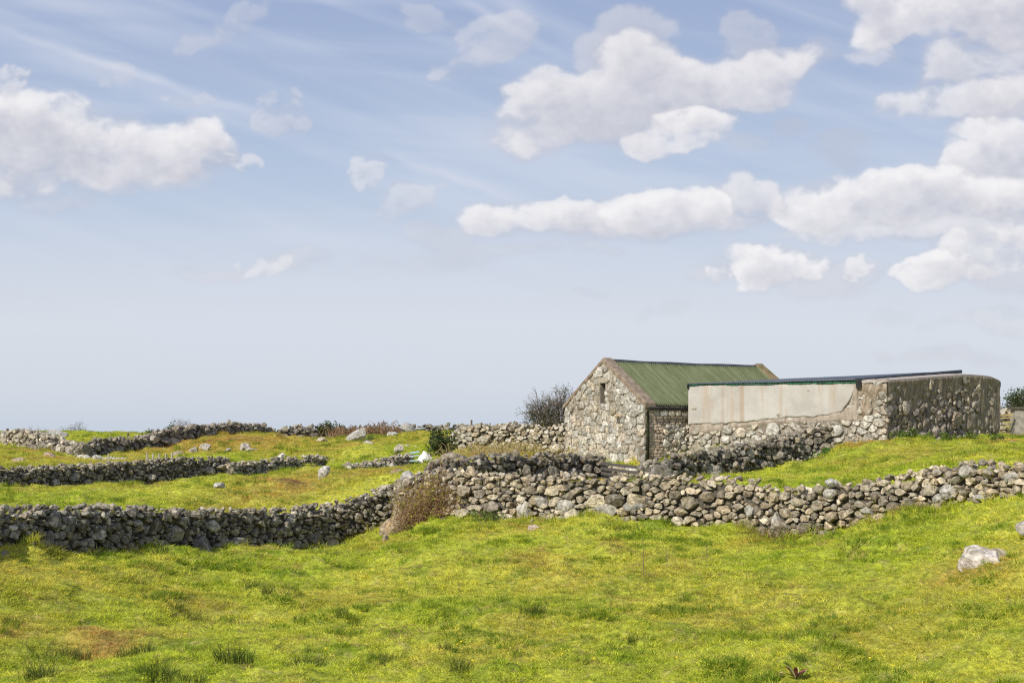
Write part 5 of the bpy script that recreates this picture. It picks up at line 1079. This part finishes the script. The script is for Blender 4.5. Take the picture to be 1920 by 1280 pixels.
def gen_image(name,a):
    h,w_=a.shape[:2]; im=bpy.data.images.new(name,w_,h,alpha=False,float_buffer=True); im.colorspace_settings.name='Non-Color'
    px=np.ones((h,w_,4),np.float32); px[...,:3]=a; im.pixels.foreach_set(px.ravel()); im.update(); im.pack(); return im
SX0,SX1,SY0,SY1,SST=-320,2240,-270,840,1.5
main=sky_image(SX0,SX1,SY0,SY1,SST); H_,W_=main.shape[:2]
az=t.m('ARCTAN2',sx.outputs[0],sx.outputs[1]); gx_=t.m('DIVIDE',sx.outputs[0],t.m('MAXIMUM',sx.outputs[1],.05)); gy_=t.m('DIVIDE',sx.outputs[2],t.m('MAXIMUM',sx.outputs[1],.05))
# the measured part of the sky is stored by tangent of the direction, the rest by azimuth and elevation
uu=t.m('MULTIPLY_ADD',gx_,F/(SST*W_),(960-SX0)/(SST*W_)); vv=t.m('MULTIPLY_ADD',gy_,F/(SST*H_),1-(800-SY0)/(SST*H_))
cv=t.node('ShaderNodeCombineXYZ'); t.L.new(uu,cv.inputs[0]); t.L.new(vv,cv.inputs[1])
ti=t.node('ShaderNodeTexImage',interpolation='Cubic',extension='EXTEND'); ti.image=gen_image('sky_clouds',main[::-1]); t.L.new(cv.outputs[0],ti.inputs[0])
te=t.node('ShaderNodeTexImage',interpolation='Linear',extension='REPEAT'); te.image=gen_image('sky_dome',sky_all(1024,512)); el=t.m('ARCSINE',sx.outputs[2])
ce=t.node('ShaderNodeCombineXYZ'); t.L.new(t.m('MULTIPLY_ADD',az,1/(2*math.pi),.5),ce.inputs[0]); t.L.new(t.m('MULTIPLY_ADD',el,1/math.pi,.5),ce.inputs[1]); t.L.new(ce.outputs[0],te.inputs[0])
ms=t.m('MULTIPLY',t.m('MULTIPLY',t.ss(uu,.0,.07),t.ss(uu,.93,1.,1.,0.)),t.m('MULTIPLY',t.ss(vv,-.02,.01),t.ss(vv,.9,1.,1.,0.))); ms=t.m('MULTIPLY',ms,t.m('GREATER_THAN',sx.outputs[1],.05))
veil=t.mix(ms,te.outputs[0],ti.outputs[0]); veil=t.mix(1.,veil,(10.,10.,10.),'MULTIPLY')
col=t.mix(.94,sky.outputs[0],veil)
bg=t.node('ShaderNodeBackground'); t.L.new(col,bg.inputs[0]); bg.inputs[1].default_value=.10; wo=t.node('ShaderNodeOutputWorld'); t.L.new(bg.outputs[0],wo.inputs[0])
w.cycles.sampling_method='MANUAL'; w.cycles.sample_map_resolution=512
cam=bpy.data.cameras.new('camera'); co=bpy.data.objects.new('camera',cam); COL.objects.link(co); co.location=(0,0,CZ); co.rotation_euler=(R(90),0,0); cam.sensor_width=36; cam.lens=36*F/1920; cam.shift_y=160/1920; cam.clip_start=.1; cam.clip_end=6000; sc.camera=co
sc.view_settings.view_transform='Standard'; sc.view_settings.look='None'; sc.view_settings.exposure=0.; sc.view_settings.gamma=1
sc.cycles.use_denoising=False; sc.cycles.use_adaptive_sampling=False; sc.cycles.filter_width=1.2; sc.cycles.max_bounces=6; sc.cycles.diffuse_bounces=3; sc.cycles.glossy_bounces=2; sc.cycles.transmission_bounces=4; sc.cycles.transparent_max_bounces=4
print('objects',len(COL.objects))
